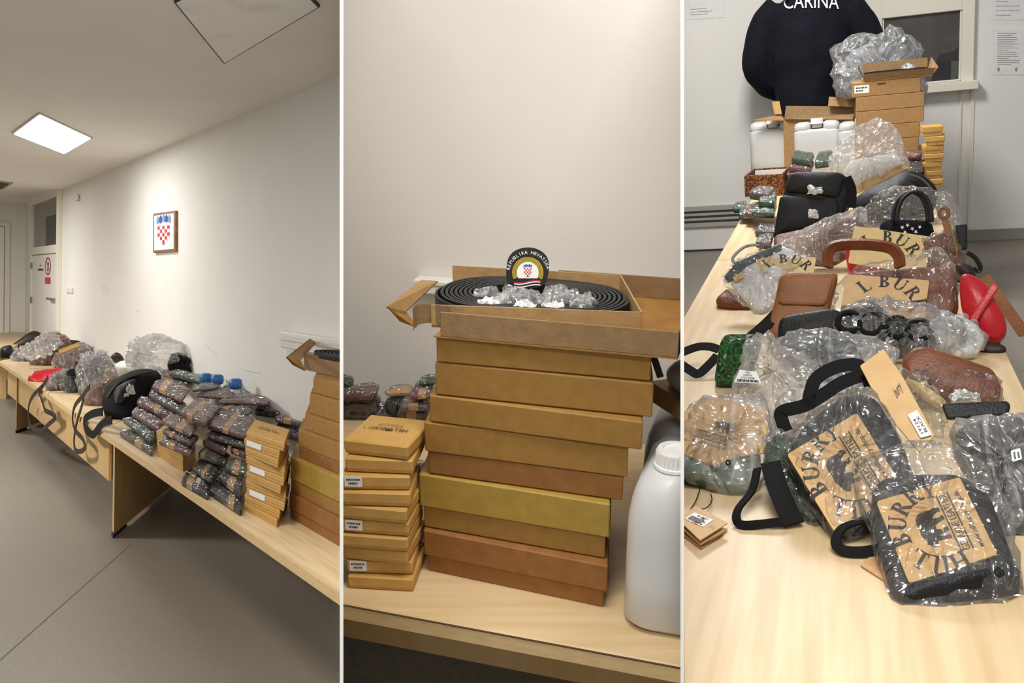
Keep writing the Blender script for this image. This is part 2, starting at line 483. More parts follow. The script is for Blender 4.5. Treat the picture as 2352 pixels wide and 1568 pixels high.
def tube(P, r, seg=8, closed=False, r2=None):
    P = [V(p) for p in P]; k = len(P); vs_, fs = [], []; prev = None
    for i, p in enumerate(P):
        t = (P[(i + 1) % k] - P[i - 1]) if closed else (P[min(i + 1, k - 1)] - P[max(i - 1, 0)])
        t.normalize()
        if prev is None:
            a = V((0, 0, 1)) if abs(t.z) < .9 else V((1, 0, 0))
        else: a = prev
        x = (a - t * a.dot(t)).normalized(); y = t.cross(x); prev = x
        rr = r if r2 is None else r + (r2 - r) * i / (k - 1)
        for j in range(seg):
            w = 2 * pi * j / seg; vs_.append(p + x * (cos(w) * rr) + y * (sin(w) * rr))
    m = k if closed else k - 1
    for i in range(m):
        for j in range(seg):
            a = i * seg + j; b = i * seg + (j + 1) % seg; c2 = ((i + 1) % k) * seg
            fs.append((a, b, c2 + (j + 1) % seg, c2 + j))
    if not closed: fs += [tuple(range(seg - 1, -1, -1)), tuple(range((k - 1) * seg, k * seg))]
    return vs_, fs
def ribbon(P, width, thick, wdir, closed=False):
    """strap: rectangular section, its broad side along wdir (a vector, or one for each point)"""
    P = [V(p) for p in P]; k = len(P); vs_, fs = [], []
    for i, p in enumerate(P):
        t = (P[(i + 1) % k] - P[i - 1]) if closed else (P[min(i + 1, k - 1)] - P[max(i - 1, 0)])
        t.normalize()
        w = wdir[i] if isinstance(wdir, list) else V(wdir)
        w = V(w) - t * t.dot(V(w))
        if w.length < 1e-3: w = t.orthogonal()
        w.normalize(); h = t.cross(w)
        for a, b in ((-1, -1), (1, -1), (1, 1), (-1, 1)):
            vs_.append(p + w * (a * width / 2) + h * (b * thick / 2))
    m = k if closed else k - 1
    for i in range(m):
        for j in range(4):
            a = i * 4 + j; b = i * 4 + (j + 1) % 4; c = ((i + 1) % k) * 4
            fs.append((a, b, c + (j + 1) % 4, c + j))
    if not closed: fs += [(3, 2, 1, 0), tuple((k - 1) * 4 + j for j in range(4))]
    return vs_, fs
def strap_px(S, px, pl, width, thick=0.003, mode='flat', lift=0.004, sub=6, closed=False):
    """strap seen along px, lying in plane pl: 'flat' shows its broad side, 'edge' stands on its edge, or a mix angle"""
    p, n = pl
    P = crm([S.onp(x, y, p, n) + n * lift for x, y in px], sub, closed); k = len(P); wd = []
    for i in range(k):
        t = (P[(i + 1) % k] - P[i - 1]) if closed else (P[min(i + 1, k - 1)] - P[max(i - 1, 0)])
        t.normalize(); f = n.cross(t)
        a = 0 if mode == 'flat' else (pi / 2 if mode == 'edge' else radians(mode))
        wd.append(f * cos(a) + n * sin(a))
    return ribbon(P, width, thick, wd, closed)
def lathe(fr, prof, seg=24, sx=1.0, sy=1.0):
    vs_, fs = [], []
    for r, z in prof:
        for j in range(seg):
            w = 2 * pi * j / seg; vs_.append(fr.p(cos(w) * r * sx, sin(w) * r * sy, z))
    for i in range(len(prof) - 1):
        for j in range(seg):
            a = i * seg + j; b = i * seg + (j + 1) % seg
            fs.append((a, b, b + seg, a + seg))
    fs += [tuple(range(seg - 1, -1, -1)), tuple(range((len(prof) - 1) * seg, len(prof) * seg))]
    return vs_, fs
# ------------------------------------------------------------------ lettering
TXT = {}
def text2d(s):
    """flat letters from the built-in font: unit size, centred, as 2D points and faces"""
    if s in TXT: return TXT[s]
    cu = bpy.data.curves.new('t', 'FONT'); cu.body = s; cu.align_x = 'CENTER'; cu.align_y = 'CENTER'; cu.resolution_u = 3
    o = bpy.data.objects.new('t', cu); COL.objects.link(o)
    dg = bpy.context.evaluated_depsgraph_get()
    me = bpy.data.meshes.new_from_object(o.evaluated_get(dg))
    g = ([(v.co.x, v.co.y) for v in me.vertices], [tuple(p.vertices) for p in me.polygons])
    bpy.data.objects.remove(o); bpy.data.curves.remove(cu); bpy.data.meshes.remove(me)
    TXT[s] = g
    return g
def tr2(g, x=0, y=0, s=1, a=0, sx=1):
    c, n = cos(a), sin(a)
    return [(x + (px * sx * c - py * n) * s, y + (px * sx * n + py * c) * s) for px, py in g[0]], g[1]
def fit2(g, x0, x1, y, h):
    """scale text to run from x0 to x1, centred on y with height h"""
    xs = [p[0] for p in g[0]]; ys = [p[1] for p in g[0]]
    w = max(xs) - min(xs); hh = max(ys) - min(ys)
    return [((p[0] - min(xs)) / w * (x1 - x0) + x0, (p[1] - (max(ys) + min(ys)) / 2) / hh * h + y) for p in g[0]], g[1]
def rect2(x0, y0, x1, y1): return [(x0, y0), (x1, y0), (x1, y1), (x0, y1)], [(0, 1, 2, 3)]
def poly2(p): return list(p), [tuple(range(len(p)))]
def arc2(cx, cy, ro, ri, a0, a1, sx=1, n=10, k=1.0):
    vs_, fs = [], []
    for i in range(n + 1):
        w = radians(a0 + (a1 - a0) * i / n)
        vs_ += [(cx + cos(w) * ro * sx, cy + sin(w) * ro), (cx + cos(w) * ri * sx * k, cy + sin(w) * ri)]
    for i in range(n): fs.append((2 * i, 2 * i + 1, 2 * i + 3, 2 * i + 2))
    return vs_, fs
def join2(*g): return join(*g)
def glyph(ch):
    """serif capitals drawn from strokes, 1 high"""
    w, s = 0.19, 0.06
    def stem(x, t=w): return join2(rect2(x, 0, x + t, 1), rect2(x - .1, 0, x + t + .1, s), rect2(x - .1, 1 - s, x + t + .1, 1))
    if ch == 'I': return join2(stem(-.075)), .36
    if ch == 'L': return join2(stem(-.25), rect2(-.1, 0, .32, .05), poly2([(.24, .05), (.32, .05), (.34, .26), (.31, .26)])), .68
    if ch == 'H': return join2(stem(-.36), stem(.21), rect2(-.21, .48, .21, .54)), .9
    if ch == 'B': return join2(stem(-.3), arc2(-.11, .755, .245, .185, -90, 90, 1.3, k=.62), arc2(-.11, .265, .265, .205, -90, 90, 1.45, k=.62)), .74
    if ch == 'U': return join2(rect2(-.335, .35, -.15, 1), rect2(.24, .35, .31, 1), rect2(-.43, 1 - s, -.08, 1), rect2(.16, 1 - s, .41, 1),
                               arc2(-.01, .35, .36, .28, 180, 360, .9, 12, .72)), .84
    if ch == 'R': return join2(stem(-.32), arc2(-.13, .745, .255, .195, -90, 90, 1.35, k=.62), poly2([(-.1, .5), (.1, .5), (.45, 0), (.21, 0)]), rect2(.2, 0, .48, s)), .82
    if ch == 'Y': return join2(rect2(-.075, 0, .075, .45), rect2(-.2, 0, .2, s), poly2([(-.42, 1), (-.22, 1), (.075, .42), (-.075, .42)]),
                               poly2([(.34, 1), (.4, 1), (.07, .42), (.0, .45)]), rect2(-.5, 1 - s, -.12, 1), rect2(.22, 1 - s, .5, 1)), .84
    return (([], []), .3)
def serif_arc(s, cx, cy, R, mid, size, gap=1.0):
    """letters round a circle, reading clockwise over the top; mid in degrees"""
    adv = [(glyph(c)[1] + .1) * size * gap if c != ' ' else .42 * size for c in s]
    tot = sum(adv); t = -tot / 2; gs = []
    for c, a in zip(s, adv):
        w = radians(mid) - (t + a / 2) / R
        if c != ' ': gs.append(tr2(glyph(c)[0], cx + cos(w) * R, cy + sin(w) * R, size, w - pi / 2))
        t += a
    return join2(*gs)
def serif_part(cx, cy, R, size, gap, mask):
    """only those letters of the arc that the mask shows (the rest of the card is tucked away)"""
    full = 'HILL BURRY'; adv = [(glyph(c)[1] + .1) * size * gap if c != ' ' else .42 * size for c in full]
    t = -sum(adv) / 2; gs = []
    for c, m, a in zip(full, mask, adv):
        w = pi / 2 - (t + a / 2) / R
        if m == c and c != ' ': gs.append(tr2(glyph(c)[0], cx + cos(w) * R, cy + sin(w) * R, size, w - pi / 2))
        t += a
    return gs
def serif_words(cx, cy, R, size, gap):
    """the two words of the card art as separate pieces on one arc"""
    a = lambda t: sum((glyph(c)[1] + .1) * size * gap for c in t)
    w1, w2, sp = a('HILL'), a('BURRY'), .42 * size
    t = w1 + w2 + sp
    return [serif_arc('HILL', cx, cy, R, 90 + math.degrees((t / 2 - w1 / 2) / R), size, gap), serif_arc('BURRY', cx, cy, R, 90 - math.degrees((t / 2 - w2 / 2) / R), size, gap)]
def sans_arc(s, cx, cy, R, mid, size, step):
    gs = []; n = len(s)
    for i, c in enumerate(s):
        w = radians(mid) - (i - (n - 1) / 2) * step / R
        if c != ' ': gs.append(tr2(text2d(c), cx + cos(w) * R, cy + sin(w) * R, size, w - pi / 2))
    return join2(*gs)
BEAR = [(-.50, .10), (-.47, .20), (-.40, .25), (-.37, .31), (-.33, .27), (-.25, .30), (-.12, .36), (.05, .34), (.2, .36), (.34, .34), (.44, .24), (.48, .08),
        (.46, -.08), (.5, -.2), (.46, -.33), (.36, -.33), (.37, -.26), (.32, -.14), (.22, -.08), (.2, -.2), (.24, -.34), (.13, -.35), (.09, -.2), (.04, -.06),
        (-.08, -.06), (-.12, -.2), (-.07, -.34), (-.18, -.35), (-.22, -.18), (-.26, -.04), (-.3, -.2), (-.3, -.33), (-.4, -.33), (-.38, -.14), (-.36, .02), (-.44, .04)]
def qmap(q, n, lift=0.0006):
    """unit square -> the quad q (lower left, lower right, upper right, upper left), lifted off along n"""
    q = [V(p) for p in q]; n = V(n).normalized()
    def f(x, y): return (q[0] * (1 - x) + q[1] * x) * (1 - y) + (q[3] * (1 - x) + q[2] * x) * y + n * lift
    return f
def map3(g, f): return [f(x, y) for x, y in g[0]], g[1]
def tri_fan(poly): return poly2(poly)
# ------------------------------------------------------------------ repeated kinds of things
class FB:
    """box seen by its front bottom corners A,B (pixels) at height h0"""
    def __init__(s, S, A, B, h0, topA=None, h=None, depth=.3, w=None, ydir=None):
        a, b = S.at(*A, h0), S.at(*B, h0); x = (b - a); s.w = x.length; x.normalize()
        y = V((-x.y, x.x, 0)); s.f = Fr(a, x, V(ydir).normalized() if ydir else y, (0, 0, 1)); s.d = depth
        if w: s.f.o = b - x * w; s.w = w
        s.h = h if h else S.onp(topA[0], topA[1], a, y).z - h0
        s.top = h0 + s.h
    def bx(s, x0, x1, y0, y1, z0, z1, b=.002): return bx(s.f, x0, x1, y0, y1, z0, z1, b)
def lidbox(S, fb, label, cat, mlid, mbase, split=.55, group=None, over=.006, name='belt_box', gap=.004):
    """cardboard box: base with a lid pushed over its upper part"""
    t = thing(S, name, label, cat, fb.f.p(fb.w / 2, fb.d / 2, 0), group)
    z = fb.h * (1 - split)
    if split >= 1:
        part(t, 'lid', fb.bx(0, fb.w, 0, fb.d, 0, fb.h - .0015, .0025), mlid)
        return t
    part(t, 'base', fb.bx(over, fb.w - over, over, fb.d - over, 0, fb.h - .004, .002), mbase)
    part(t, 'lid', fb.bx(0, fb.w, 0, fb.d, z, fb.h - .0015, .0025), mlid)
    return t
def wallet(S, label, q, h, th, m, band=None, group=None, wrap='film_tight', seed=0, cat='wallet', dome=.003, stick=None, name='wallet', cr=.01, amp=.002):
    """folded wallet seen by its top face q (pixels) at height h, with paper belly band and clear sleeve"""
    al = 2 * amp + dome + .004; top = h; h -= al; th = max(th - al, .006)
    pl = PL(S, q[0][0], q[0][1], h)
    c = S.at(sum(p[0] for p in q) / 4, sum(p[1] for p in q) / 4, h - th)
    t = thing(S, name, label, cat, c, group)
    bd = part(t, 'leather_body', slab(S, q, pl, th, min(th * .3, .008), dome, 1, cr=cr), m, smooth=True)
    Q = [S.at(x, y, h) for x, y in q]
    if band:
        a, b = band
        e = lambda s, v: (Q[0].lerp(Q[3], v)).lerp(Q[1].lerp(Q[2], v), s)
        bq = [e(-.012, a), e(1.012, a), e(1.012, b), e(-.012, b)]
        g = quad_plate([v + V((0, 0, dome + .0015)) for v in bq], (0, 0, 1), th * .8 + dome)
        bo = part(t, 'paper_band', g, 'band')
    if stick:
        e = lambda s, v: (Q[0].lerp(Q[3], v)).lerp(Q[1].lerp(Q[2], v), s) + V((0, 0, dome + .003))
        s0, s1, v0, v1 = stick
        part(t, 'sticker', quad_plate([e(s0, v0), e(s1, v0), e(s1, v1), e(s0, v1)], (0, 0, 1), .001), 'label_white')
    if wrap:
        cx = sum(p[0] for p in q) / 4; cy = sum(p[1] for p in q) / 4
        qq = [(cx + (x - cx) * 1.07, cy + (y - cy) * 1.07) for x, y in q]
        part(t, 'clear_sleeve', film(S, qq, pl, th, dome + .004, amp, seed, cr * 1.1, 28, 5, amp, .003), wrap)
    return t
def rrect(w, d, r, n=6):
    p = []
    for cx, cy, a0 in ((w / 2 - r, d / 2 - r, 0), (-w / 2 + r, d / 2 - r, 90), (-w / 2 + r, -d / 2 + r, 180), (w / 2 - r, -d / 2 + r, 270)):
        for i in range(n + 1):
            a = radians(a0 + 90 * i / n); p.append((cx + cos(a) * r, cy + sin(a) * r))
    return p
def loft(fr, secs):
    """secs: list of (outline2d, z, dx, dy)"""
    vs_, fs = [], []; k = len(secs[0][0])
    for o, z, dx, dy in secs: vs_ += [fr.p(x + dx, y + dy, z) for x, y in o]
    for j in range(len(secs) - 1):
        for i in range(k): fs.append((j * k + i, j * k + (i + 1) % k, (j + 1) * k + (i + 1) % k, (j + 1) * k + i))
    fs += [tuple(range(k - 1, -1, -1)), tuple(range((len(secs) - 1) * k, len(secs) * k))]
    return vs_, fs
def jerrycan(S, label, fr, w, d, h, capx=0, capy=0, group=None, capr=.024, handle=True, lobes=False, m='hdpe'):
    t = thing(S, 'jerrycan', label, 'canister', fr.o, group)
    r = min(w, d) * .24
    secs = [(rrect(w * .9, d * .9, r * .9), 0, 0, 0), (rrect(w, d, r), .012, 0, 0), (rrect(w, d, r), h * .3, 0, 0), (rrect(w, d, r), h * .5, 0, 0), (rrect(w, d, r), h * .6, 0, 0),
            (rrect(w * .985, d, r), h * .7, 0, 0), (rrect(w * .94, d * .96, r), h * .8, 0, 0), (rrect(w * .86, d * .9, r * .9), h * .89, 0, 0), (rrect(w * .72, d * .8, r * .9), h * .95, 0, 0), (rrect(w * .5, d * .55, r * .6), h * .975, 0, 0)]
    if lobes:
        secs = secs[:5] + [(rrect(w, d, r), h * .82, 0, 0), (rrect(w * .97, d * .96, r), h * .86, 0, 0), (rrect(w * .9, d * .86, r * .9), h * .875, 0, 0)]
        for s_ in (-1, 1):
            o = rrect(w * .36, d * .94, r * .9)
            part(t, 'shoulder', loft(fr, [(o, h * .8, s_ * w * .31, 0), (o, h * .93, s_ * w * .31, 0), (rrect(w * .33, d * .86, r * .85), h * .98, s_ * w * .3, 0), (rrect(w * .2, d * .6, r * .5), h * 1.01, s_ * w * .28, 0)]), m, smooth=True)
    part(t, 'body', loft(fr, secs), m, smooth=True)
    cf = Fr(fr.p(capx, capy, h * .94), fr.x, fr.y, fr.z)
    part(t, 'neck', lathe(cf, [(capr * .9, -.015), (capr * .9, .015)], 20), m, smooth=True)
    prof = [(capr * 1.12, .008), (capr * 1.12, .013), (capr, .014), (capr, .036), (capr * .93, .040), (capr * .7, .040), (capr * .66, .036)]
    c = part(t, 'cap', lathe(cf, prof, 28), 'pvc_white', smooth=False)
    part(c, 'cap_ribs', join(*[bx(Fr(cf.p(cos(a) * capr, sin(a) * capr, .015), cf.x * cos(a) + cf.y * sin(a), cf.y * cos(a) - cf.x * sin(a), cf.z), -.001, .0014, -.001, .001, 0, .02, 0) for a in [2 * pi * i / 28 for i in range(28)]]), 'pvc_white')
    if handle:
        s = -1 if capy < 0 else 1
        hp = [fr.p(0, -s * d * .30, h * .93), fr.p(0, -s * d * .24, h * 1.02), fr.p(0, s * d * .0, h * 1.03), fr.p(0, s * d * .1, h * .95)]
        part(t, 'handle', tube(crm(hp), .011, 8), m, smooth=True)
    return t
# ------------------------------------------------------------------ lights (unseen area lamps at ceiling height, added to brighten the rooms)
def area(S, loc, sx, sy, power, color=(1, 0.97, 0.93), aim=None):
    l = bpy.data.lights.new('unseen_area_light', 'AREA'); l.shape = 'RECTANGLE'; l.size, l.size_y = sx, sy
    l.energy = power; l.color = color
    o = bpy.data.objects.new('unseen_area_light', l); COL.objects.link(o)
    d = (V(aim) - V(loc)).normalized() if aim else V((0, 0, -1))
    q = (-d).to_track_quat('Z', 'Y').to_matrix().to_4x4()
    o.matrix_world = S.M @ Matrix.Translation(loc) @ q
area(SM, (0.15, 1.0, 3.1), 1.2, 0.6, 48)
area(SM, (-0.5, -0.3, 2.9), 0.9, 0.5, 26)  # unseen frontal fill, added near the camera
area(SR, (-0.5, 4.9, 2.75), 0.5, 0.9, 78, (1, 0.98, 0.96))
area(SL, (0.0, 3.0, 3.08), 0.6, 1.2, 66)
area(SL, (-1.6, 9.0, 3.08), 0.6, 1.2, 205)
area(SL, (0.2, 14.5, 3.08), 0.6, 1.2, 110)

# ------------------------------------------------------------------ partitions between the three rooms
for pc, lab in ((784.5, 'left'), (1567.0, 'right')):
    r, n = plate_frame(pc)
    o0 = CAM; t = PLATE_T / 2; vs_ = []
    for s in (-1, 1):
        for rr in (1.15, 11.0):
            for k in (-1, 1): vs_.append(o0 + r * rr + UPV * (k * (0.43 * rr + 0.02)) + n * (s * t))
    fs = [(0, 1, 3, 2), (4, 6, 7, 5), (0, 4, 5, 1), (2, 3, 7, 6), (0, 2, 6, 4), (1, 5, 7, 3)]
    struct(SM, 'wall_partition', (vs_, fs), 'white_gloss', clip=False)
# ================================================================== LEFT ROOM
XW, HT = 2.36, 0.75                                   # long wall, table height
WP = ((XW, 0, 0), (1, 0, 0))
ZC = SL.onp(430, 318, *WP).z                          # ceiling height
def onw(px, py): return SL.onp(px, py, *WP)
def onc(px, py): return SL.at(px, py, ZC)
YF = onw(58, 600).y                                   # far wall
struct(SL, 'floor', bx(WORLDF, -6, XW + .1, 2.0, YF + .2, -.08, 0), 'vinyl')
struct(SL, 'ceiling', bx(WORLDF, -6, XW + .1, 1.0, YF + .2, ZC, ZC + .1), 'ceiling_paint')
struct(SL, 'wall_right', bx(WORLDF, XW, XW + .12, 2.0, YF + .2, -.08, ZC), 'wall')
struct(SL, 'wall_far', bx(WORLDF, -6, XW, YF, YF + .12, -.08, ZC), 'wall')
# floor welding seams
def floor_line(p, q, w=0.006):
    a, b = SL.at(*p, 0.0015), SL.at(*q, 0.0015); d = (b - a).normalized(); n = V((-d.y, d.x, 0)) * w / 2
    return quad_plate([a - n, a + n, b + n, b - n], (0, 0, 1), .0014)
for i, (p, q) in enumerate((((0, 1515), (300, 1250)),)):
    struct(SL, 'trim_%d' % (i + 1), floor_line(p, q), 'seam')
# door with transom
ya, yb = onw(139, 600).y, onw(79, 600).y              # near and far jamb
zt = onw(100, 447).z
t = thing(SL, 'door_1', None, None, (XW, (ya + yb) / 2, 0), kind='structure')
x0 = XW - .05
FW = Fr((XW, ya, 0), (0, 1, 0), (-1, 0, 0), (0, 0, 1))  # along the wall, out of the wall, up
W_ = yb - ya
ztr = onw(105, 566).z; ztt = onw(100, 465).z
def fb(x0, x1, y0, y1, z0, z1, b=.004): return bx(FW, x0, x1, y0, y1, z0, z1, b)
part(t, 'door_frame', join(fb(-.12, .02, 0, .06, 0, zt), fb(W_ - .02, W_ + .12, 0, .06, 0, zt), fb(.02, W_ - .02, 0, .06, ztt, zt), fb(.02, W_ - .02, 0, .06, ztr - .12, ztr)), 'cream_gloss')
part(t, 'transom_pane', fb(.02, W_ - .02, .004, .012, ztr, ztt, 0), 'glass_dark')
part(t, 'transom_reflection', fb(.1, W_ * .5, .012, .016, ztr, ztt - .25, 0), 'reflect_dark', label='dark reflection painted in the transom')  # dark sheet paints a reflection onto the transom glass
leaf = part(t, 'door_leaf', fb(.03, W_ - .03, .004, .035, .02, ztr - .13), 'white_gloss')
h = onw(137, 688)
fr = Fr((XW - .035, h.y, h.z), (0, 1, 0), (-1, 0, 0), (0, 0, 1))
part(leaf, 'handle', join(bx(fr, -.05, .05, 0, .012, -.28, .1, .004), bx(fr, -.02, .02, 0, .07, -.02, .02, .004), bx(fr, -.02, .55, .05, .07, -.018, .018, .006)), 'steel', label='steel lever handle')
s = onw(116, 616)
fr = Fr((XW - .036, s.y, s.z), (0, -1, 0), (0, 0, 1), (-1, 0, 0))
ring = arc2(0, .03, .14, .11, 0, 360, 2.0, 28); bar = poly2([(-.19, .115), (-.17, .13), (.19, -.055), (.17, -.07)])
part(leaf, 'prohibition_sign', (lambda g: ([fr.p(x, y, .002) for x, y in g[0]], g[1]))(join2(ring, bar, rect2(-.26, -.24, .26, -.14))), 'red_print', label='round red prohibition sign', solid=False)
part(leaf, 'sign_figure', (lambda g: ([fr.p(x, y, .0015) for x, y in g[0]], g[1]))(join2(poly2([(-.06, -.04), (.02, -.05), (.08, .08), (.0, .11)]))), 'print', solid=False)
s = onw(99, 617); fr2 = Fr((XW - .036, s.y, s.z), (0, -1, 0), (0, 0, 1), (-1, 0, 0))
part(leaf, 'door_notice', (lambda g: ([fr2.p(x, y, .002) for x, y in g[0]], g[1]))(join2(rect2(-.1, .04, .06, .06), rect2(-.28, -.03, .28, .0))), 'print', solid=False)
for hz in (onw(80, 610).z, onw(86, 690).z):
    part(t, 'hinge', bx(Fr((XW - .035, yb - .02, hz), (0, 1, 0), (-1, 0, 0), (0, 0, 1)), -.02, .02, 0, .03, -.05, .05, .004), 'steel')
# second door in the far wall
f1 = SL.onp(7, 600, (0, YF, 0), (0, 1, 0)); f2 = SL.onp(22, 600, (0, YF, 0), (0, 1, 0))
ff = Fr((f2.x, YF, 0), (1, 0, 0), (0, -1, 0), (0, 0, 1))
t = thing(SL, 'door_2', None, None, (f2.x - .4, YF, 0), kind='structure')
part(t, 'door_frame', join(bx(ff, -.08, .0, 0, .05, 0, onw(100, 500).z, .004), bx(ff, -1.0, -.08, 0, .05, onw(100, 500).z - .08, onw(100, 500).z, .004)), 'cream_gloss')
part(t, 'door_leaf', bx(ff, -1.0, -.09, 0, .03, .02, onw(100, 500).z - .09, .004), 'white_gloss')
# ceiling hatch, lamp, vent
q = [onc(400, 0), onc(515, 142), onc(735, 10), onc(610, -118)]
t = thing(SL, 'ceiling_hatch', 'large white square access hatch with thin dark edge in the ceiling', 'hatch', sum(q, V()) / 4)
def inset(q, d):
    c = sum(q, V()) / len(q); return [c + (p - c) * (1 - d) for p in q]
def down(q, d): return [p - V((0, 0, d)) for p in q]
part(t, 'hatch_frame', quad_plate(down(q, .012), (0, 0, -1), .012), 'slot_dark')
part(t, 'hatch_panel', quad_plate(down(inset(q, .028), .0135), (0, 0, -1), .0015), 'hatch_white')
q = [onc(90, 257), onc(213, 315), onc(149, 352), onc(27, 304)]
t = thing(SL, 'ceiling_lamp', 'bright square lit panel lamp flush in the ceiling', 'lamp', sum(q, V()) / 4)
part(t, 'lamp_frame', quad_plate(down(q, .012), (0, 0, -1), .012), 'alu')
part(t, 'diffuser', quad_plate(down(inset(q, .06), .016), (0, 0, -1), .004), 'lamp_panel')
q = [onc(-20, 412), onc(30, 419), onc(5, 434), onc(-45, 425)]
t = thing(SL, 'ceiling_vent', 'small grey air vent in the ceiling near the far corner', 'vent', sum(q, V()) / 4)
part(t, 'vent_frame', quad_plate(down(q, .012), (0, 0, -1), .012), 'grey_base')
part(t, 'vent_grille', quad_plate(down(inset(q, .2), .014), (0, 0, -1), .002), 'slot_dark')
# wall bits
def wq(px): return [onw(x, y) for x, y in px]
t = thing(SL, 'picture_frame', 'gold framed picture of a checkered coat of arms on the long wall', 'picture', onw(383, 580))
p = wq([(358, 581), (409, 577), (409, 484), (358, 491)])
fq = [V((XW - .025, 0, 0)) + V((0, v.y, v.z)) for v in p]
part(t, 'frame', quad_plate(fq, (-1, 0, 0), .025), 'gold_frame')
iq = [V((XW - .027, v.y, v.z)) for v in inset(p, .12)]
pm = part(t, 'print', quad_plate(iq, (-1, 0, 0), .004), 'paper')
M = qmap(iq, (-1, 0, 0), .002)
def shield_geo(cx, cy, w, hh, M):
    """red and white checkered shield with a five-part blue crown: lists of 2D pieces"""
    red, white, blue, sky = [], [], [], []
    n = 5; cw = w / n; rows = 5; ch = hh / 5.6
    for j in range(rows):
        for i in range(n):
            x0 = cx - w / 2 + i * cw; y1 = cy + hh / 2 - j * ch; y0 = y1 - ch
            if j == 4:
                if i in (0, 4): continue
            g = rect2(x0, y0, x0 + cw, y1) if not (j == 3 and i in (0, 4)) else poly2([(x0, y1), (x0 + cw, y1), (x0 + cw, y0), ((x0 + cw * .7) if i == 0 else (x0 + cw * .3), y0)] if i == 0 else [(x0, y1), (x0 + cw, y1), (x0 + cw * .3, y0), (x0, y0)])
            (red if (i + j) % 2 == 0 else white).append(g)
    red.append(poly2([(cx - cw / 2, cy + hh / 2 - 5 * ch), (cx + cw / 2, cy + hh / 2 - 5 * ch), (cx, cy - hh / 2)]))
    for i in range(5):
        x0 = cx - w * .6 + i * w * .24; y0 = cy + hh * .62 + .03 * w * (2 - abs(i - 2))
        g = poly2([(x0, y0 + .05 * w), (x0 + w * .12, y0 - .02 * w), (x0 + w * .24, y0 + .05 * w), (x0 + w * .23, y0 + w * .26), (x0 + w * .12, y0 + w * .38), (x0 + w * .01, y0 + w * .26)])
        (sky if i % 2 == 0 else blue).append(g)
    return [(join2(*red), 'red_print'), (join2(*white), 'white_print')] + [(g, 'blue_print') for g in blue] + [(g, 'sky_print') for g in sky]
for g, m in shield_geo(.5, .40, .62, .56, M):
    part(pm, 'coat_of_arms', map3(g, M), m, solid=False)
t = thing(SL, 'light_switch', 'pair of white light switches on the wall beside the door', 'switch', onw(162, 672))
for (a, b) in ((155, 161), (163, 169)):
    q = wq([(a, 673), (b, 673), (b, 661), (a, 661)])
    part(t, 'switch_plate', quad_plate([V((XW - .02, v.y, v.z)) for v in q], (-1, 0, 0), .02), 'white_gloss')
    q2 = inset(q, .45); part(t, 'rocker', quad_plate([V((XW - .028, v.y, v.z)) for v in q2], (-1, 0, 0), .008), 'paper')
a = [onw(183, 446), onw(186, 452), onw(184, 459), onw(180, 461)]
single(SL, 'cable_stub', 'short dark bent cable stub high on the wall beside the door', 'cable', tube(crm([v - V((.02, 0, 0)) for v in a]), .007, 6), 'grey_base')
for i, (p, q2) in enumerate((((233, 655), (246, 678)), ((237, 653), (250, 676)), ((243, 655), (252, 672)), ((312, 714), (322, 717)), ((470, 790), (500, 820)), ((560, 850), (600, 858)))):
    a, b = onw(*p), onw(*q2); d = (b - a).normalized(); n = V((0, -d.z, d.y)) * .0025
    struct(SL, 'trim_%d' % (i + 3), quad_plate([v - V((.0012, 0, 0)) for v in (a - n, a + n, b + n, b - n)], (-1, 0, 0), .001), 'scratch')
z0, z1 = onw(673, 797).z, onw(673, 761).z
yk = onw(673, 780).y
struct(SL, 'trim_9', join(bx(WORLDF, XW - .09, XW, 2.2, yk, z0, z1, .006), bx(WORLDF, XW - .1, XW - .085, 2.2, yk - .02, z1 - .05, z1 - .02, 0)), 'white_gloss')

# ------------------------------------------------------------------ tables
XT0, XT1 = 1.43, 2.28
SK = 1.6 / .84                                         # the end panels stand askew
def par(y0, y1, x0, x1, z0, z1):
    """board with ends cut askew"""
    c = [V((x0, y0, 0)), V((x1, y0 + (x1 - x0) * SK, 0)), V((x1, y1 + (x1 - x0) * SK, 0)), V((x0, y1, 0))]
    return quad_plate([v + V((0, 0, z1)) for v in c], (0, 0, 1), z1 - z0)
def table(S, label, y0, y1, panel_y, modesty=None):
    t = thing(S, 'conference_table', label, 'table', (1.85, (y0 + y1) / 2, 0))
    part(t, 'table_top', par(y0, y1, XT0, XT1, HT - .004, HT), 'maple')
    part(t, 'edge_band', par(y0, y1, XT0 - .002, XT1, HT - .045, HT - .004), 'edge_band')
    for py_ in panel_y:
        part(t, 'end_panel', par(py_, py_ + .05, XT0 + .05, XT1, .03, HT - .045), 'maple_v')
        part(t, 'black_foot', par(py_ - .005, py_ + .055, XT0 + .045, XT0 + .2, 0, .04), 'black_rubber')
    if modesty:
        a, b, z0 = modesty
        part(t, 'modesty_panel', bx(WORLDF, XT0 + .07, XT0 + .09, a, b, z0, HT - .048, .002), 'maple_v')
    return t
table(SL, 'long maple table in front carrying wallets and stacked boxes', 1.2, 7.44, [7.2])
zm = SL.onp(250, 1105, (XT0 + .07, 0, 0), (1, 0, 0)).z
table(SL, 'second maple table carrying the heap of bags, black footed panel', 7.46, 13.9, [12.55], (7.5, 13.6, zm))
HF = .85
XCLIP[:] = [(V((XW - .01, 0, 0)), V((1, 0, 0))), (V((0, YF - .01, 0)), V((0, 1, 0)))]
q = [SL.at(-40, 800, HF), SL.at(30, 797, HF), SL.at(98, 762, HF), SL.at(50, 750, HF), SL.at(-40, 752, HF)]
t = thing(SL, 'conference_table', 'far maple table with a paper sheet, at the end of the row', 'table', (q[1].x, q[1].y, 0))
part(t, 'table_top', quad_plate(q, (0, 0, 1), .045), 'maple_x')
a, b = SL.at(8, 925, 0), SL.at(20, 922, 0)
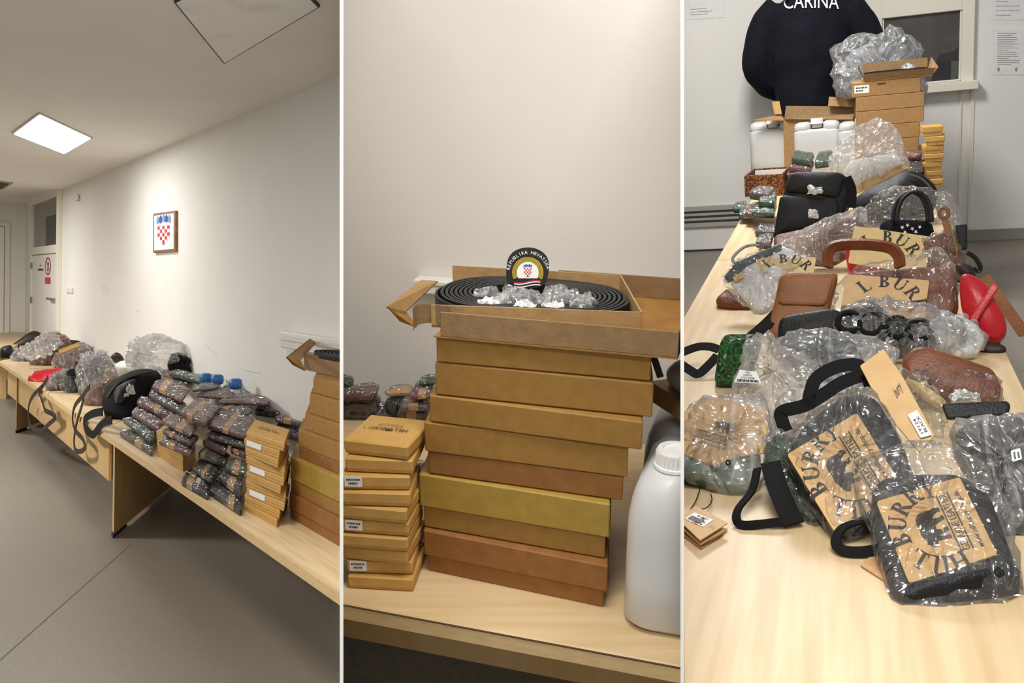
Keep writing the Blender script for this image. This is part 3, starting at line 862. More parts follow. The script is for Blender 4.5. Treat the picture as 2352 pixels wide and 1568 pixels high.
part(t, 'end_panel', bx(Fr((b.x, b.y + .3, 0), (1, 0, 0), (0, 1, 0), (0, 0, 1)), -.5, 0, 0, .05, 0, HF - .05, .003), 'maple_v')
q = [SL.at(-30, 765, HF + .003), SL.at(40, 762, HF + .003), SL.at(48, 753, HF + .003), SL.at(-30, 755, HF + .003)]
single(SL, 'paper_sheet', 'white paper sheet lying on the far table', 'paper', quad_plate(q, (0, 0, 1), .002), 'paper')
XCLIP[:] = []
# ------------------------------------------------------------------ goods on the near table
labels_ = ['bottom', 'second', 'third', 'fourth', 'fifth', 'sixth', 'seventh', 'eighth', 'ninth', 'topmost']
H = HT
XCLIP[:] = [(V((XW - .012, 0, 0)), V((1, 0, 0))), (V((0, 0, HT + .001)), V((0, 0, -1)))]   # nothing reaches into the wall or the table top
def z1(px, py): return (px / 3.733, 700 + py / 3.733)
def z2(px, py): return (380 + px / 3.015, 740 + py / 3.015)
def LZ1(*p): return [z1(*q) for q in p]
def LZ2(*p): return [z2(*q) for q in p]
SKEW = V((.42, .907, 0)).normalized()
# belt boxes, cut off by the partition: corner pixel at height h, top pixel
h = HT
BL = [(664, 1189, 1131, 'kraft_orange', 'kraft_orange', .6, 'lowest orange-brown belt box at the right end of the long table'),
      (666, 1128, 1049, 'kraft_yellow', 'kraft_gold', .62, 'yellow lidded belt box, second from bottom on the long table'),
      (686, 1049, 1024, 'kraft_orange', 'kraft_orange', 1, 'thin dark orange belt box on top of the yellow lidded one, long table'),
      (685, 1023, 985, 'kraft_gold', 'kraft_gold', 1, 'golden belt box fourth from the long table'),
      (700, 985, 949, 'kraft_gold', 'kraft_gold', 1, 'golden belt box fifth from the long table'),
      (711, 948, 903, 'kraft_gold', 'kraft_gold', 1, 'golden belt box second under the open tray, long table'),
      (719, 901, 868, 'kraft_gold', 'kraft_gold', 1, 'golden belt box directly under the open tray, long table')]
for px, py, pt, ml, mbs, sp, lab in BL:
    c = SL.at(px, py, h); zt_ = SL.onp(px, pt, c, (1, 0, 0)).z
    q = FB.__new__(FB); q.f = Fr(c, (0, -1, 0), SKEW, (0, 0, 1)); q.w = 1.6; q.d = .42; q.h = zt_ - h; q.top = zt_
    lidbox(SL, q, lab, 'box', ml, mbs, sp, 'belt boxes at the right end of the long table', .012)
    h = zt_
c = SL.at(697, 848, h); zt_ = SL.onp(697, 816, c, (1, 0, 0)).z - h
t = thing(SL, 'belt_tray', 'open torn cardboard tray with coiled belts at the right edge of the left field', 'tray', c)
f = Fr(c, (0, -1, 0), SKEW, (0, 0, 1))
part(t, 'tray_floor', bx(f, 0, 1.6, 0, .5, 0, .006), 'kraft_in')
part(t, 'tray_wall', bx(f, .18, 1.6, -.006, 0, 0, zt_, .001), 'kraft_grey')
part(t, 'tray_wall', bx(f, .0, .2, .0, .006, .006, zt_ * 1.15, .001), 'kraft_grey')
part(t, 'tray_wall', bx(f, .55, 1.6, .5, .506, 0, zt_ * 1.4, .001), 'kraft')
fl = [SL.at(x, y, h + dz) for x, y, dz in ((657, 820, .10), (690, 828, .07), (727, 787, .1), (712, 777, .14))]
part(t, 'flap', quad_plate(fl, (fl[1] - fl[0]).cross(fl[2] - fl[0]), .005), 'kraft')
fl = [SL.at(x, y, h + dz) for x, y, dz in ((657, 821, .10), (690, 829, .07), (700, 852, .03), (672, 838, .05))]
part(t, 'torn_edge', quad_plate(fl, (fl[1] - fl[0]).cross(fl[2] - fl[0]), .005), 'kraft_in')
cc = c + V((.22, -.28, zt_ * 1.15))
t = thing(SL, 'coiled_belt', 'coil of black belts in the open tray at the right edge of the left field', 'belt', cc - V((0, 0, .05)))
part(t, 'belt_coil', ribbon([cc + V((cos(a) * (.05 + .014 * a / 6.28), -sin(a) * (.16 + .042 * a / 6.28), -.022)) for a in [i * .2 for i in range(280)]], .05, .006, (0, 0, 1)), 'black_rubber')
# small tan boxes
b = SL.at(644, 1211, HT)
hs = (SL.onp(667, 1016, b + V((0, 0, 0)), (0, 1, 0)).z - HT) / 10
h = HT
SH = [0, .0, -.03, -.015, -.02, -.03, -.01, .005, .02, -.01]
for i in range(10):
    lab = '%s small tan gift box in the stack on the long table' % labels_[i] if i < 9 else 'topmost small tan gift box with printed lid on the long table'
    a0 = SL.at(561, 1171, HT) + V((0, SH[i], h - HT)); b0 = SL.at(644, 1211, HT) + V((0, SH[i], h - HT))
    q = FB.__new__(FB); x = (b0 - a0); q.w = x.length; x.normalize(); q.f = Fr(a0, x, SKEW, (0, 0, 1)); q.d = .44; q.h = hs; q.top = h + hs
    ya_ = radians(((i * 37) % 7 - 3) * .8); rx = Matrix.Rotation(ya_, 3, 'Z') @ x; q.f.y = Matrix.Rotation(ya_, 3, 'Z') @ q.f.y; q.f.x = rx
    t = lidbox(SL, q, lab, 'box', 'box_tan', 'box_tan', .62, 'small tan boxes on the long table', .005, 'gift_box')
    if i in (2, 5, 8):
        l = part(t, 'sticker', q.bx(.03, .2, -.002, 0, hs * .25, hs * .95, 0), 'label_white')
    if i == 9:
        M = qmap([q.f.p(q.w, q.d, hs), q.f.p(0, q.d, hs), q.f.p(0, 0, hs), q.f.p(q.w, 0, hs)], (0, 0, 1), .001)
        part(t, 'lid_print', map3(join2(fit2(text2d('HILL'), .22, .42, .5, .1), fit2(text2d('BURRY'), .55, .8, .5, .1), tr2(poly2(BEAR), .485, .5, .1), fit2(text2d('GENUINE LEATHER'), .3, .72, .37, .05)), M), 'print_brown', solid=False)
    h += hs
# three flat tan boxes under wallets
h = HT
for i in range(3):
    a0, b0 = SL.at(362, 1047, HT) + V((.0, .02 * i, 0)), SL.at(420, 1083, HT)
    x = (b0 - a0).normalized(); q = FB.__new__(FB); q.f = Fr(a0 + V((0, 0, h - HT)), x, SKEW, (0, 0, 1)); q.w = (b0 - a0).length; q.d = .44; q.h = .052; q.top = h + .052
    lidbox(SL, q, ['bottom', 'middle', 'upper'][i] + ' of three flat tan boxes under the banded wallets', 'box', 'box_tan', 'box_tan', .62, 'flat tan boxes under the wallets', .005, 'gift_box')
    h += .052
HB = h
# wallets: (top face pixels, height, thickness, leather, band, label)
LW = [
 ([(276, 992), (289, 985), (352, 1019), (348, 1037)], HT + .05, .05, 'wallet_dark', (.5, .7), 'lowest dark wallet at the far left end of the long table'),
 ([(283, 960), (305, 956), (363, 989), (346, 1010)], HT + .10, .05, 'wallet_green', None, 'shiny green wrapped wallet on the lowest dark one, long table'),
 ([(303, 946), (316, 932), (375, 960), (364, 983)], HT + .15, .05, 'wallet_plum', None, 'plum wallet above the shiny green one, long table'),
 ([(316, 922), (325, 908), (407, 938), (396, 957)], HT + .2, .05, 'wallet_plum', (.5, .62), 'long plum wallet with narrow band, beside the black backpack'),
 ([(343, 905), (350, 893), (427, 925), (416, 945)], HT + .25, .05, 'wallet_dark', None, 'glossy dark wallet below the topmost plum wallet'),
 ([(351, 886), (371, 855), (445, 877), (417, 916)], HT + .30, .05, 'wallet_plum', (.25, .45), 'topmost plum wallet with wide tan band near the backpack'),
 ([(365, 1012), (382, 1000), (448, 1024), (436, 1041)], HB + .04, .04, 'wallet_brown', (.25, .5), 'brown banded wallet lying directly on the three tan boxes'),
 ([(373, 988), (395, 978), (456, 1002), (437, 1018)], HB + .08, .04, 'wallet_dark', (.25, .4), 'dark wallet in the middle of the pile on the tan boxes'),
 ([(372, 965), (393, 950), (454, 977), (437, 996)], HB + .12, .04, 'wallet_brown', (.5, .75), 'brown wallet on top of the pile on the tan boxes'),
 ([(415, 943), (451, 916), (504, 932), (470, 970)], HB + .17, .05, 'wallet_brown', (.3, .5), 'very shiny brown wrapped wallet tilted above the tan boxes'),
 ([(417, 1102), (434, 1072), (484, 1098), (477, 1135)], HT + .05, .05, 'black_leather', (.2, .42), 'black wallet with tan band and sticker at the table edge'),
 ([(446, 1070), (463, 1048), (514, 1068), (484, 1100)], HT + .10, .05, 'black_leather', (.45, .65), 'black glossy wallet behind the stickered one'),
 ([(483, 1125), (496, 1100), (559, 1135), (553, 1171)], HT + .05, .05, 'black_leather', (.6, .78), 'black wallet with tan band beside the small tan boxes'),
 ([(503, 1093), (515, 1080), (558, 1102), (552, 1131)], HT + .1, .05, 'wallet_dark', (.4, .7), 'dark shiny wallet on top of the black one by the tan boxes'),
 ([(455, 1040), (470, 1024), (528, 1042), (516, 1062)], HT + .15, .05, 'wallet_dark', (.1, .25), 'dark wallet low in the heap left of the tan boxes'),
 ([(520, 1070), (532, 1050), (566, 1058), (560, 1085)], HT + .15, .05, 'wallet_green', (.3, .7), 'dark green wallet squeezed against the tan boxes'),
 ([(465, 1010), (478, 1002), (524, 1016), (516, 1034)], HT + .2, .05, 'wallet_brown', None, 'brown glossy wallet halfway up the heap'),
 ([(530, 1028), (540, 1015), (570, 1022), (566, 1042)], HT + .2, .05, 'wallet_plum', (.2, .5), 'small banded wallet beside the top of the tan boxes'),
 ([(476, 998), (500, 972), (576, 992), (562, 1022)], HT + .245, .045, 'wallet_dark', None, 'dark wallet directly under the large plum one'),
 ([(476, 974), (510, 939), (584, 959), (563, 1000)], HT + .29, .045, 'wallet_plum', (.42, .58), 'large plum wallet with lettered tan band next to the tan boxes'),
 ([(500, 935), (535, 921), (582, 936), (570, 950)], HT + .30, .04, 'wallet_dark', (.15, .35), 'dark banded wallet behind the large plum one'),
 ([(452, 905), (480, 891), (547, 889), (527, 912)], HT + .34, .04, 'wallet_brown', None, 'brown wallet with white shine in the back row'),
 ([(442, 895), (466, 879), (515, 869), (494, 890)], HT + .37, .035, 'wallet_grey', None, 'grey silvery wrapped wallet in the back row'),
 ([(503, 921), (536, 903), (611, 906), (611, 926)], HT + .33, .035, 'wallet_plum', None, 'long pink-brown wallet in the back row'),
 ([(586, 940), (600, 922), (657, 925), (640, 947)], HT + .26, .06, 'black_leather', None, 'black bag packet between back row and belt boxes'),
 ([(612, 925), (625, 915), (665, 918), (655, 928)], HT + .29, .02, 'wallet_grey', None, 'thin pale wallet on the black packet, back row'),
 ([(628, 985), (650, 955), (705, 965), (690, 1000)], HT + .18, .06, 'wallet_dark', None, 'dark wallet at the foot of the pile beside the belt boxes'),
 ([(632, 958), (656, 936), (713, 943), (699, 972)], HT + .24, .05, 'wallet_grey', (.3, .55), 'grey banded wallet beside the belt boxes, long table'),
 ([(660, 935), (675, 915), (717, 924), (706, 944)], HT + .29, .045, 'wallet_plum', (.3, .6), 'plum banded wallet beside the belt boxes, long table'),
 ([(683, 905), (697, 889), (720, 893), (717, 912)], HT + .33, .04, 'wallet_green', None, 'green wallet on top of the pile beside the belt boxes'),
 ([(387, 853), (400, 848), (467, 862), (460, 875)], HT + .36, .05, 'wallet_green', None, 'long pale green packet behind the topmost plum wallet'),
 ([(513, 888), (523, 879), (573, 888), (569, 904)], HT + .33, .04, 'wallet_green', None, 'teal packet at the back of the wallet heap'),
]
random.seed(2)
for i, (q, hh, th, m, bn, lab) in enumerate(LW):
    wallet(SL, lab, q, hh, th, m, bn, 'wallets heaped on the long table', seed=i, cr=.014, amp=.005, dome=.003, wrap='film_big', stick=(.25, .6, .5, .66) if 'sticker at' in lab else None)
for i, (x, y) in enumerate(((473, 863), (499, 866), (541, 876))):
    c = SL.at(x, y + 6, HT + .38); f = Fr(c, (1, 0, 0), (0, 1, 0), (0, 0, 1))
    t = thing(SL, 'bottle', ['blue capped bottle', 'second blue capped bottle', 'blue capped bottle nearest the belt boxes'][i] + ' lying behind the wallets against the wall', 'bottle', c - V((0, 0, .36)), 'blue capped bottles')
    f = Fr(c - V((0, 0, .36)), (1, 0, 0), (0, 1, 0), (0, 0, 1))
    part(t, 'bottle_body', lathe(f, [(.05, 0), (.055, .02), (.055, .26), (.03, .31), (.025, .33)], 16), 'hdpe', smooth=True)
    part(t, 'cap', lathe(Fr(f.p(0, 0, .33), f.x, f.y, f.z), [(.04, 0), (.048, .02), (.045, .06), (.03, .07)], 16), 'blue_cap', smooth=True)
# ------------------------------------------------------------------ heap of bags on the second table
SK_L = 14
def Lbag(name, label, out, m, anchor, tilt=45, yaw=18, thick=.12, dome=.03, h=HT, cat='bag', wrap=None, seed=0, cr=.05, grow=1.06, noise_=.01, group='bags heaped on the second table', pl=None):
    pl = pl or PL(SL, anchor[0], anchor[1], h, tilt, yaw)
    t = thing(SL, name, label, cat, SL.at(anchor[0], anchor[1], h), group)
    if m: part(t, 'bag_body', slab(SL, out, pl, thick, .03, dome, 1, 48, noise_, 6, seed, 0, 6, 0, cr), m, smooth=True)
    if wrap:
        wrap = {'film': 'film_big', 'film_milky': 'film_big_milky'}[wrap]
        cx = sum(p[0] for p in out) / len(out); cy = sum(p[1] for p in out) / len(out)
        o = [(cx + (x - cx) * grow, cy + (y - cy) * grow) for x, y in out]
        part(t, 'clear_wrap', film(SL, o, pl, thick, dome + .03, .028, seed + 9, cr, 44, 7, .03, .012), wrap)
    return t, pl
Lbag('shoulder_bag', 'dark brown rolled bag at the far end of the heap', LZ1((85, 350), (240, 235), (300, 212), (370, 240), (360, 300), (130, 375)), 'dark_brown', z1(130, 400), 35, 15, .2, wrap=None, seed=1)
Lbag('shoulder_bag', 'black bag at the left border, far end of the heap', LZ1((0, 355), (100, 330), (118, 440), (40, 458), (0, 460)), 'black_leather', z1(60, 458), 25, 15, .2, seed=2)
Lbag('handbag', 'grey bag in crumpled clear wrap lying at the far end', LZ1((100, 450), (135, 390), (270, 330), (310, 390), (240, 490), (150, 482)), 'grey_leather', z1(160, 485), 45, 15, .15, wrap='film_milky', seed=3)
Lbag('handbag', 'brown bag under a big silvery clear wrap, second table', LZ1((240, 495), (300, 330), (380, 232), (520, 232), (600, 290), (560, 390), (455, 505), (330, 522)), 'brown_leather', z1(330, 520), 40, 20, .3, wrap='film', seed=4, dome=.06)
Lbag('satchel', 'brown satchel with handle peeking behind the silvery wrap', LZ1((480, 420), (520, 320), (560, 290), (690, 300), (700, 340), (620, 420)), 'dark_brown', z1(560, 480), 20, 15, .15, seed=5, h=HT + .03)
Lbag('handbag', 'plum coloured bag in clear wrap in the middle of the heap', LZ1((450, 525), (478, 410), (570, 440), (690, 330), (790, 340), (800, 400), (640, 520), (520, 545)), 'wallet_plum', z1(520, 545), 42, 20, .25, wrap='film_milky', seed=6, dome=.05)
Lbag('kraft_envelope', 'flat brown card envelope sticking out of the heap', LZ1((498, 392), (688, 318), (690, 345), (510, 412)), 'card', z1(560, 440), 50, 20, .02, seed=7, dome=0, h=HT + .2, cat='envelope', cr=.01)
Lbag('clutch_bag', 'red leather clutch hanging over the front edge of the second table', LZ1((228, 622), (268, 562), (400, 545), (545, 530), (500, 590), (400, 640), (350, 665), (280, 652)), 'red_leather', z1(300, 660), 50, 22, .1, .012, seed=8, cr=.02, noise_=.004)
Lbag('handbag', 'small grey bag with black flap near the front edge', LZ1((538, 640), (560, 550), (670, 530), (690, 700), (660, 745), (600, 755), (560, 720)), 'grey_leather', z1(610, 755), 25, 20, .2, seed=9, wrap='film')
Lbag('bag_flap', 'black flap purse lying on the small grey bag', LZ1((555, 560), (590, 540), (680, 535), (675, 580), (570, 605)), 'black_leather', z1(610, 640), 40, 20, .06, seed=10, h=HT + .14, cat='purse')
Lbag('handbag', 'large dark bag in shiny clear wrap left of the backpack', LZ1((655, 530), (720, 440), (890, 400), (950, 470), (1000, 560), (860, 690), (760, 760), (690, 730)), 'wallet_dark', z1(720, 780), 35, 22, .3, wrap='film_milky', seed=11, dome=.06)
Lbag('handbag', 'brown bag in clear wrap touching the black backpack', LZ1((770, 730), (860, 650), (985, 560), (1010, 620), (920, 730), (860, 870), (740, 850), (690, 790)), 'wallet_brown', z1(800, 868), 40, 25, .2, wrap='film', seed=12, dome=.05)
Lbag('tissue_ball', 'white crumpled tissue behind the wrapped bags', LZ1((975, 530), (1010, 480), (1070, 465), (1165, 520), (1110, 590), (1010, 590)), 'tissue', z1(1060, 640), 20, 20, .2, seed=13, noise_=.04, h=HT + .1, cat='tissue')
Lbag('pouch', 'brown pouch with cream lining at the back of the heap', LZ1((940, 430), (1000, 390), (1060, 440), (1040, 470), (950, 475)), 'dark_brown', z1(1000, 520), 20, 20, .15, seed=14, h=HT + .2)
Lbag('pouch', 'brown wrapped pouch right of the red clutch', LZ1((400, 705), (470, 615), (545, 575), (548, 700), (430, 738)), 'wallet_brown', z1(440, 738), 45, 22, .1, wrap='film_milky', seed=21)
Lbag('clear_bag', 'loose silvery clear bag spread over the far end of the heap', LZ1((150, 430), (300, 300), (400, 225), (500, 240), (540, 330), (420, 430), (250, 470)), None, z1(330, 505), 42, 18, .05, wrap='film_milky', seed=22, dome=.03, grow=1.0, cat='plastic bag', h=HT + .06)
Lbag('clear_bag', 'loose clear bag between the plum bag and the tissue', LZ1((700, 470), (790, 400), (900, 400), (960, 480), (900, 560), (760, 560)), None, z1(800, 700), 38, 20, .05, wrap='film_milky', seed=23, dome=.03, grow=1.0, cat='plastic bag', h=HT + .08)
t, pl = Lbag('backpack', 'large black round-topped backpack between the bags and the wallets', LZ1((870, 860), (865, 780), (930, 670), (1010, 600), (1150, 545), (1290, 535), (1395, 572), (1300, 690), (1230, 770), (1180, 860), (1120, 960), (1000, 985), (920, 950)), 'black_web', z1(960, 985), 48, 25, .35, seed=15, dome=.1)
part(t, 'zip', tube(crm([SL.onp(*z1(*p), pl[0] + pl[1] * .1, pl[1]) for p in ((920, 800), (1000, 690), (1120, 620), (1300, 575))]), .012, 6), 'black_rubber')
part(t, 'front_pocket', slab(SL, LZ1((990, 800), (1080, 720), (1200, 690), (1150, 780), (1080, 900), (1000, 920)), pl, .02, .008, .04, 1, 30, .01, 6, 3, 0, 5, .1, .04), 'black_leather', smooth=True)
part(t, 'tissue', film(SL, LZ1((1080, 850), (1100, 770), (1180, 770), (1160, 840), (1110, 860)), pl, .02, .02, .03, 5, .02, 20, 5, .03, .11), 'tissue')
Lbag('air_bag', 'large clear inflated plastic bag like a ball against the wall', LZ1((1115, 480), (1125, 360), (1200, 275), (1290, 252), (1390, 300), (1450, 390), (1475, 470), (1390, 560), (1250, 580), (1150, 540)), None, z1(1150, 700), 15, 20, .3, wrap='film_milky', seed=16, dome=.12, grow=1.0, cat='plastic bag', h=HT + .02, pl=(SL.onp(348, 800, (XW - .3, 0, 0), (1, 0, 0)), V((-.8, -.6, .1)).normalized()))
t, _ = Lbag('strap_roll', 'bundle of rolled black straps on top behind the wallets', LZ1((1420, 540), (1450, 430), (1500, 400), (1560, 400), (1600, 450), (1660, 540), (1690, 590), (1600, 600)), 'black_web', z1(1540, 640), 20, 20, .2, seed=17, h=HT + .25, dome=.08, cat='straps')
for k in range(4):
    part(t, 'strap_turn', tube(crm([SL.onp(*z1(1470 + 45 * k + 30 * cos(a), 500 + 12 * k + 70 * sin(a)), *PL(SL, *z1(1540, 640), HT + .25, 20, 20)) + V((0, -.1, 0)) for a in [i * .6 for i in range(10)]], 4), .025, 6), 'black_web', smooth=True)
XCLIP[:] = []
# straps hanging over the table front
PF = (V((XT0 - .02, 0, 0)), V((-1, 0, 0)))
def hang(label, pts, w, m, mode='flat'):
    single(SL, 'hanging_strap', label, 'strap', strap_px(SL, LZ1(*pts), PF, w, .006, mode, .0), m, False, 'straps hanging from the second table')
hang('brown strap hanging in a wide loop below the red clutch', ((410, 620), (370, 690), (290, 770), (250, 850), (242, 950), (262, 1040), (350, 1075), (420, 1020), (475, 965), (440, 930), (385, 900), (365, 830), (335, 760), (370, 690)), .045, 'dark_brown')
hang('thin brown strap twisted in a long double loop', ((770, 700), (700, 790), (640, 870), (622, 980), (650, 1080), (710, 1150), (728, 1220), (690, 1256), (645, 1240), (635, 1150), (660, 1000), (700, 870), (715, 800)), .04, 'dark_brown')
hang('black backpack strap curling over the table corner', ((880, 915), (790, 935), (725, 985), (735, 1060), (795, 1112), (840, 1060), (890, 1010), (960, 985)), .06, 'black_web')
t = thing(SL, 'swing_tag', 'brown cardboard tag hanging on a white thread at the table front', 'tag', SL.onp(*z1(430, 920), *PF))
part(t, 'tag_card', slab(SL, LZ1((400, 800), (425, 785), (465, 905), (440, 930)), PF, .006, 0, 0, 0, cr=.005, lift=.09), 'band')
part(t, 'thread', tube([SL.onp(*z1(*p), *PF) for p in ((412, 790), (418, 740))], .004, 5), 'tissue')
# ================================================================== MIDDLE ROOM
HM = 0.76
YAWM = atan2(1.26 - 1.432, .262 + .291)
TM = fyaw((-0.0145, 1.346, 0), YAWM)                    # table frame: x along the front edge, y to the back
def mb(x0, x1, y0, y1, z0, z1, b=.002): return bx(TM, x0, x1, y0, y1, z0, z1, b)
struct(SM, 'floor', mb(-3, 3, -1.2, 1.2, -.05, 0, 0), 'vinyl')
struct(SM, 'wall_back', mb(-3, 3, .98, 1.1, -.05, 3.6, 0), 'wall_lilac')
YWM = .98
def onwm(px, py): return SM.onp(px, py, TM.p(0, YWM, 0), TM.y)
zc0, zc1 = onwm(1000, 668).z, onwm(1000, 634).z
xk = (onwm(964, 650) - TM.o).dot(TM.x)
struct(SM, 'trim_1', join(mb(xk, 3, YWM - .04, YWM, zc0, zc1, .004), mb(xk, 3, YWM - .045, YWM, zc1 - .012, zc1 - .004, 0)), 'white_gloss')
t = thing(SM, 'conference_table', 'maple table carrying the tall stack of belt boxes', 'table', TM.p(0, .4, 0))
part(t, 'table_top', mb(-1.5, 1.5, 0, .82, HM - .03, HM, .003), 'maple_x')
part(t, 'edge_band', mb(-1.5, 1.5, -.0015, 0, HM - .03, HM - .0035, 0), 'edge_band')
part(t, 'edge_line', mb(-1.5, 1.5, -.0025, .001, HM - .0036, HM - .0022, 0), 'print_brown', label='dark glue line along the table edge')
part(t, 'modesty_panel', mb(-1.5, 1.5, .5, .52, .3, HM - .03, 0), 'maple_v')
# --- tall stack of belt boxes, bottom to top
h = HM
ROWS = [((975, 1312), (1393, 1401), (968, 1214), 'kraft_orange', 'kraft_orange', .6, 'lowest orange-brown belt box of the tall stack, on the table'),
        ((966, 1211), (1397, 1288), (962, 1086), 'kraft_yellow', 'kraft_gold', .6, 'yellow lidded belt box, second from bottom of the tall stack'),
        ((984, 1087), (1430, 1150), (984, 1035), 'kraft_orange', 'kraft_orange', 1, 'dark orange belt box directly above the yellow lidded one'),
        ((976, 1036), (1441, 1097), (976, 967), 'kraft_gold', 'kraft_gold', 1, 'golden belt box with a torn lower corner, mid stack'),
        ((988, 968), (1474, 1034), (988, 905), 'kraft_gold', 'kraft_gold', 1, 'golden belt box overhanging the torn one, mid stack'),
        ((1001, 906), (1498, 959), (1001, 830), 'kraft_gold', 'kraft_gold', 1, 'golden belt box, second below the open tray'),
        ((1003, 831), (1494, 876), (1003, 772), 'kraft_gold', 'kraft_gold', 1, 'golden belt box directly under the open tray')]
for A, B, T, ml, mbs, sp, lab in ROWS:
    fb_ = FB(SM, A, B, h, T, depth=.32, ydir=(.10, 1, 0))
    bt = lidbox(SM, fb_, lab, 'box', ml, mbs, sp, 'belt boxes in the tall stack')
    if 'lowest' in lab or 'yellow lidded belt' in lab:
        q = fb_
        part(bt, 'torn_flap', q.bx(q.w + .001, q.w + .0025, .03, .12, q.h * .35, q.h * .8, 0), ml)
    h = fb_.top
HTOP = h
# --- open tray of coiled belts
fo = FB(SM, (1012, 776), (1556, 826), h, (1010, 716), depth=.36)
t = thing(SM, 'belt_tray', 'open brown cardboard tray holding a coiled black belt, top of the stack', 'tray', fo.f.p(fo.w / 2, fo.d / 2, 0))
W0, D0, H0 = fo.w, .34, fo.h
g = .003
part(t, 'outer_floor', fo.bx(-.012, W0, 0, D0, 0, g, 0), 'kraft_in')
part(t, 'outer_wall', fo.bx(0, W0, 0, g, g, H0, .001), 'kraft_grey')
part(t, 'outer_wall', fo.bx(W0 - g, W0, g, D0, g, H0, .001), 'kraft_grey')
part(t, 'outer_wall', fo.bx(W0 * .3, W0 - g, D0 - g, D0, g, H0, .001), 'kraft_grey')
ri = [SM.at(x, y, h + H0 + .004) for x, y in ((990, 700), (1476, 717), (1427, 631), (1040, 609))]
hi = H0 - .006
def iwall(a, b, z1=0, th=.003):
    a, b = V(a), V(b); d = (b - a).normalized(); n = V((-d.y, d.x, 0)) * th
    return quad_plate([a, b, b + n, a + n], (0, 0, 1), hi)
for a, b in ((ri[0], ri[1]), (ri[1], ri[2]), (ri[2], ri[3])):
    part(t, 'inner_wall', iwall(a, b), 'kraft_light')
part(t, 'inner_floor', quad_plate([v - V((0, 0, hi - .004)) for v in ri], (0, 0, 1), .003), 'kraft_in')
# torn open left end: bulging corner and lifted flap
cr = [SM.at(x, y, h + H0 + .004) - V((0, .004, 0)) for x, y in ((1035, 704), (985, 697), (960, 698), (950, 703), (948, 708))]
cp = crm(cr, 5); vv = []; ff_ = []
for i, p in enumerate(cp): vv += [p, p - V((0, 0, (.030 + .012 * i / len(cp))))]
for i in range(len(cp) - 1): ff_.append((2 * i, 2 * i + 1, 2 * i + 3, 2 * i + 2))
part(t, 'torn_corner', (vv, ff_), 'kraft_grey', smooth=True, solid=False)
fl = [SM.at(*p, h + H0 + dz) for p, dz in (((1006, 645), .006), ((968, 642), .012), ((888, 704), -.004), ((930, 716), -.022))]
part(t, 'flap', quad_plate(fl, (fl[1] - fl[0]).cross(fl[2] - fl[0]), .003), 'kraft')
f2 = [SM.at(*p, h + H0 + dz) for p, dz in (((890, 706), -.006), ((932, 718), -.024), ((955, 752), -.05), ((918, 738), -.036))]
part(t, 'torn_edge', quad_plate(f2, (f2[1] - f2[0]).cross(f2[2] - f2[0]), .003), 'kraft_in')
# coiled belt
cc = (ri[0] + ri[1] + ri[2] + ri[3]) / 4 - V((.004, 0, .01)); A_ = YAWM
t2 = thing(SM, 'coiled_belt', 'thick coil of black rubber-like belts inside the open tray', 'belt', cc - V((0, 0, .04)))
pts = []; TURN = 9
for i in range(TURN * 40 + 1):
    a = 2 * pi * i / 40; f = i / (TURN * 40)
    rx, ry = .095 + .078 * f, .065 + .057 * f
    x, y = cos(a) * rx, sin(a) * ry
    pts.append(cc + TM.x * x + TM.y * y + V((0, 0, -.016 + .0025 * sin(3 * a) * f)))
part(t2, 'belt_coil', ribbon(pts, .032, .0055, (0, 0, 1)), 'black_rubber')
pts = [cc + TM.x * (cos(a) * .18) + TM.y * (sin(a) * .126) - V((0, 0, .02)) for a in [radians(100 + 8 * i) for i in range(18)]]
part(t2, 'loose_belt_end', ribbon(pts, .03, .004, (0, 0, 1)), 'black_rubber')
# buckle packets in the middle of the coil
random.seed(4)
for i, (x, y, wd) in enumerate(((1120, 678, 34), (1165, 690, 36), (1210, 682, 38), (1255, 694, 38), (1300, 682, 40), (1340, 693, 36), (1180, 672, 30), (1280, 672, 34))):
    o = [(x - wd, y + 6), (x - wd * .8, y - 12), (x + wd * .6, y - 15), (x + wd, y - 2), (x + wd * .7, y + 12), (x - wd * .4, y + 12)]
    t = thing(SM, 'buckle_packet', 'clear buckle packet inside the belt coil, %s' % ('leftmost', 'second from left, front', 'below the sleeve patch', 'just right of the patch, front', 'right of the patch', 'rightmost', 'behind, left of the patch', 'behind, right of the patch')[i], 'packet', SM.at(x, y, h + H0 - .035), 'buckle packets in the belt tray')
    pl = PL(SM, x, y, h + H0 - .008 + .003 * (i % 3), 82, 0)
    part(t, 'buckle', slab(SM, [(x + (a - x) * .6, y + (b - y) * .6) for a, b in o], pl, .008, .002, .002, 1), 'steel' if i % 2 else 'grey_leather', smooth=True)
    part(t, 'film', film(SM, o, pl, .012, .005, .004, i, .006, 24, 5, .003, .002), 'film_milky')
for i, (x, y) in enumerate(((1125, 692), (1205, 700), (1270, 700))):
    o = [(x - 30, y + 4), (x - 24, y - 6), (x, y - 9), (x + 26, y - 5), (x + 30, y + 6), (x, y + 9)]
    single(SM, 'tissue_wad', 'crumpled white tissue at the front of the belt coil, %s' % ('left one', 'middle one', 'right one')[i], 'tissue', film(SM, o, PL(SM, x, y, h + H0 - .004, 80), .01, .002, .004, i, .006, 18, 4, .003, .0), 'tissue', False, 'tissue wads in the belt tray')
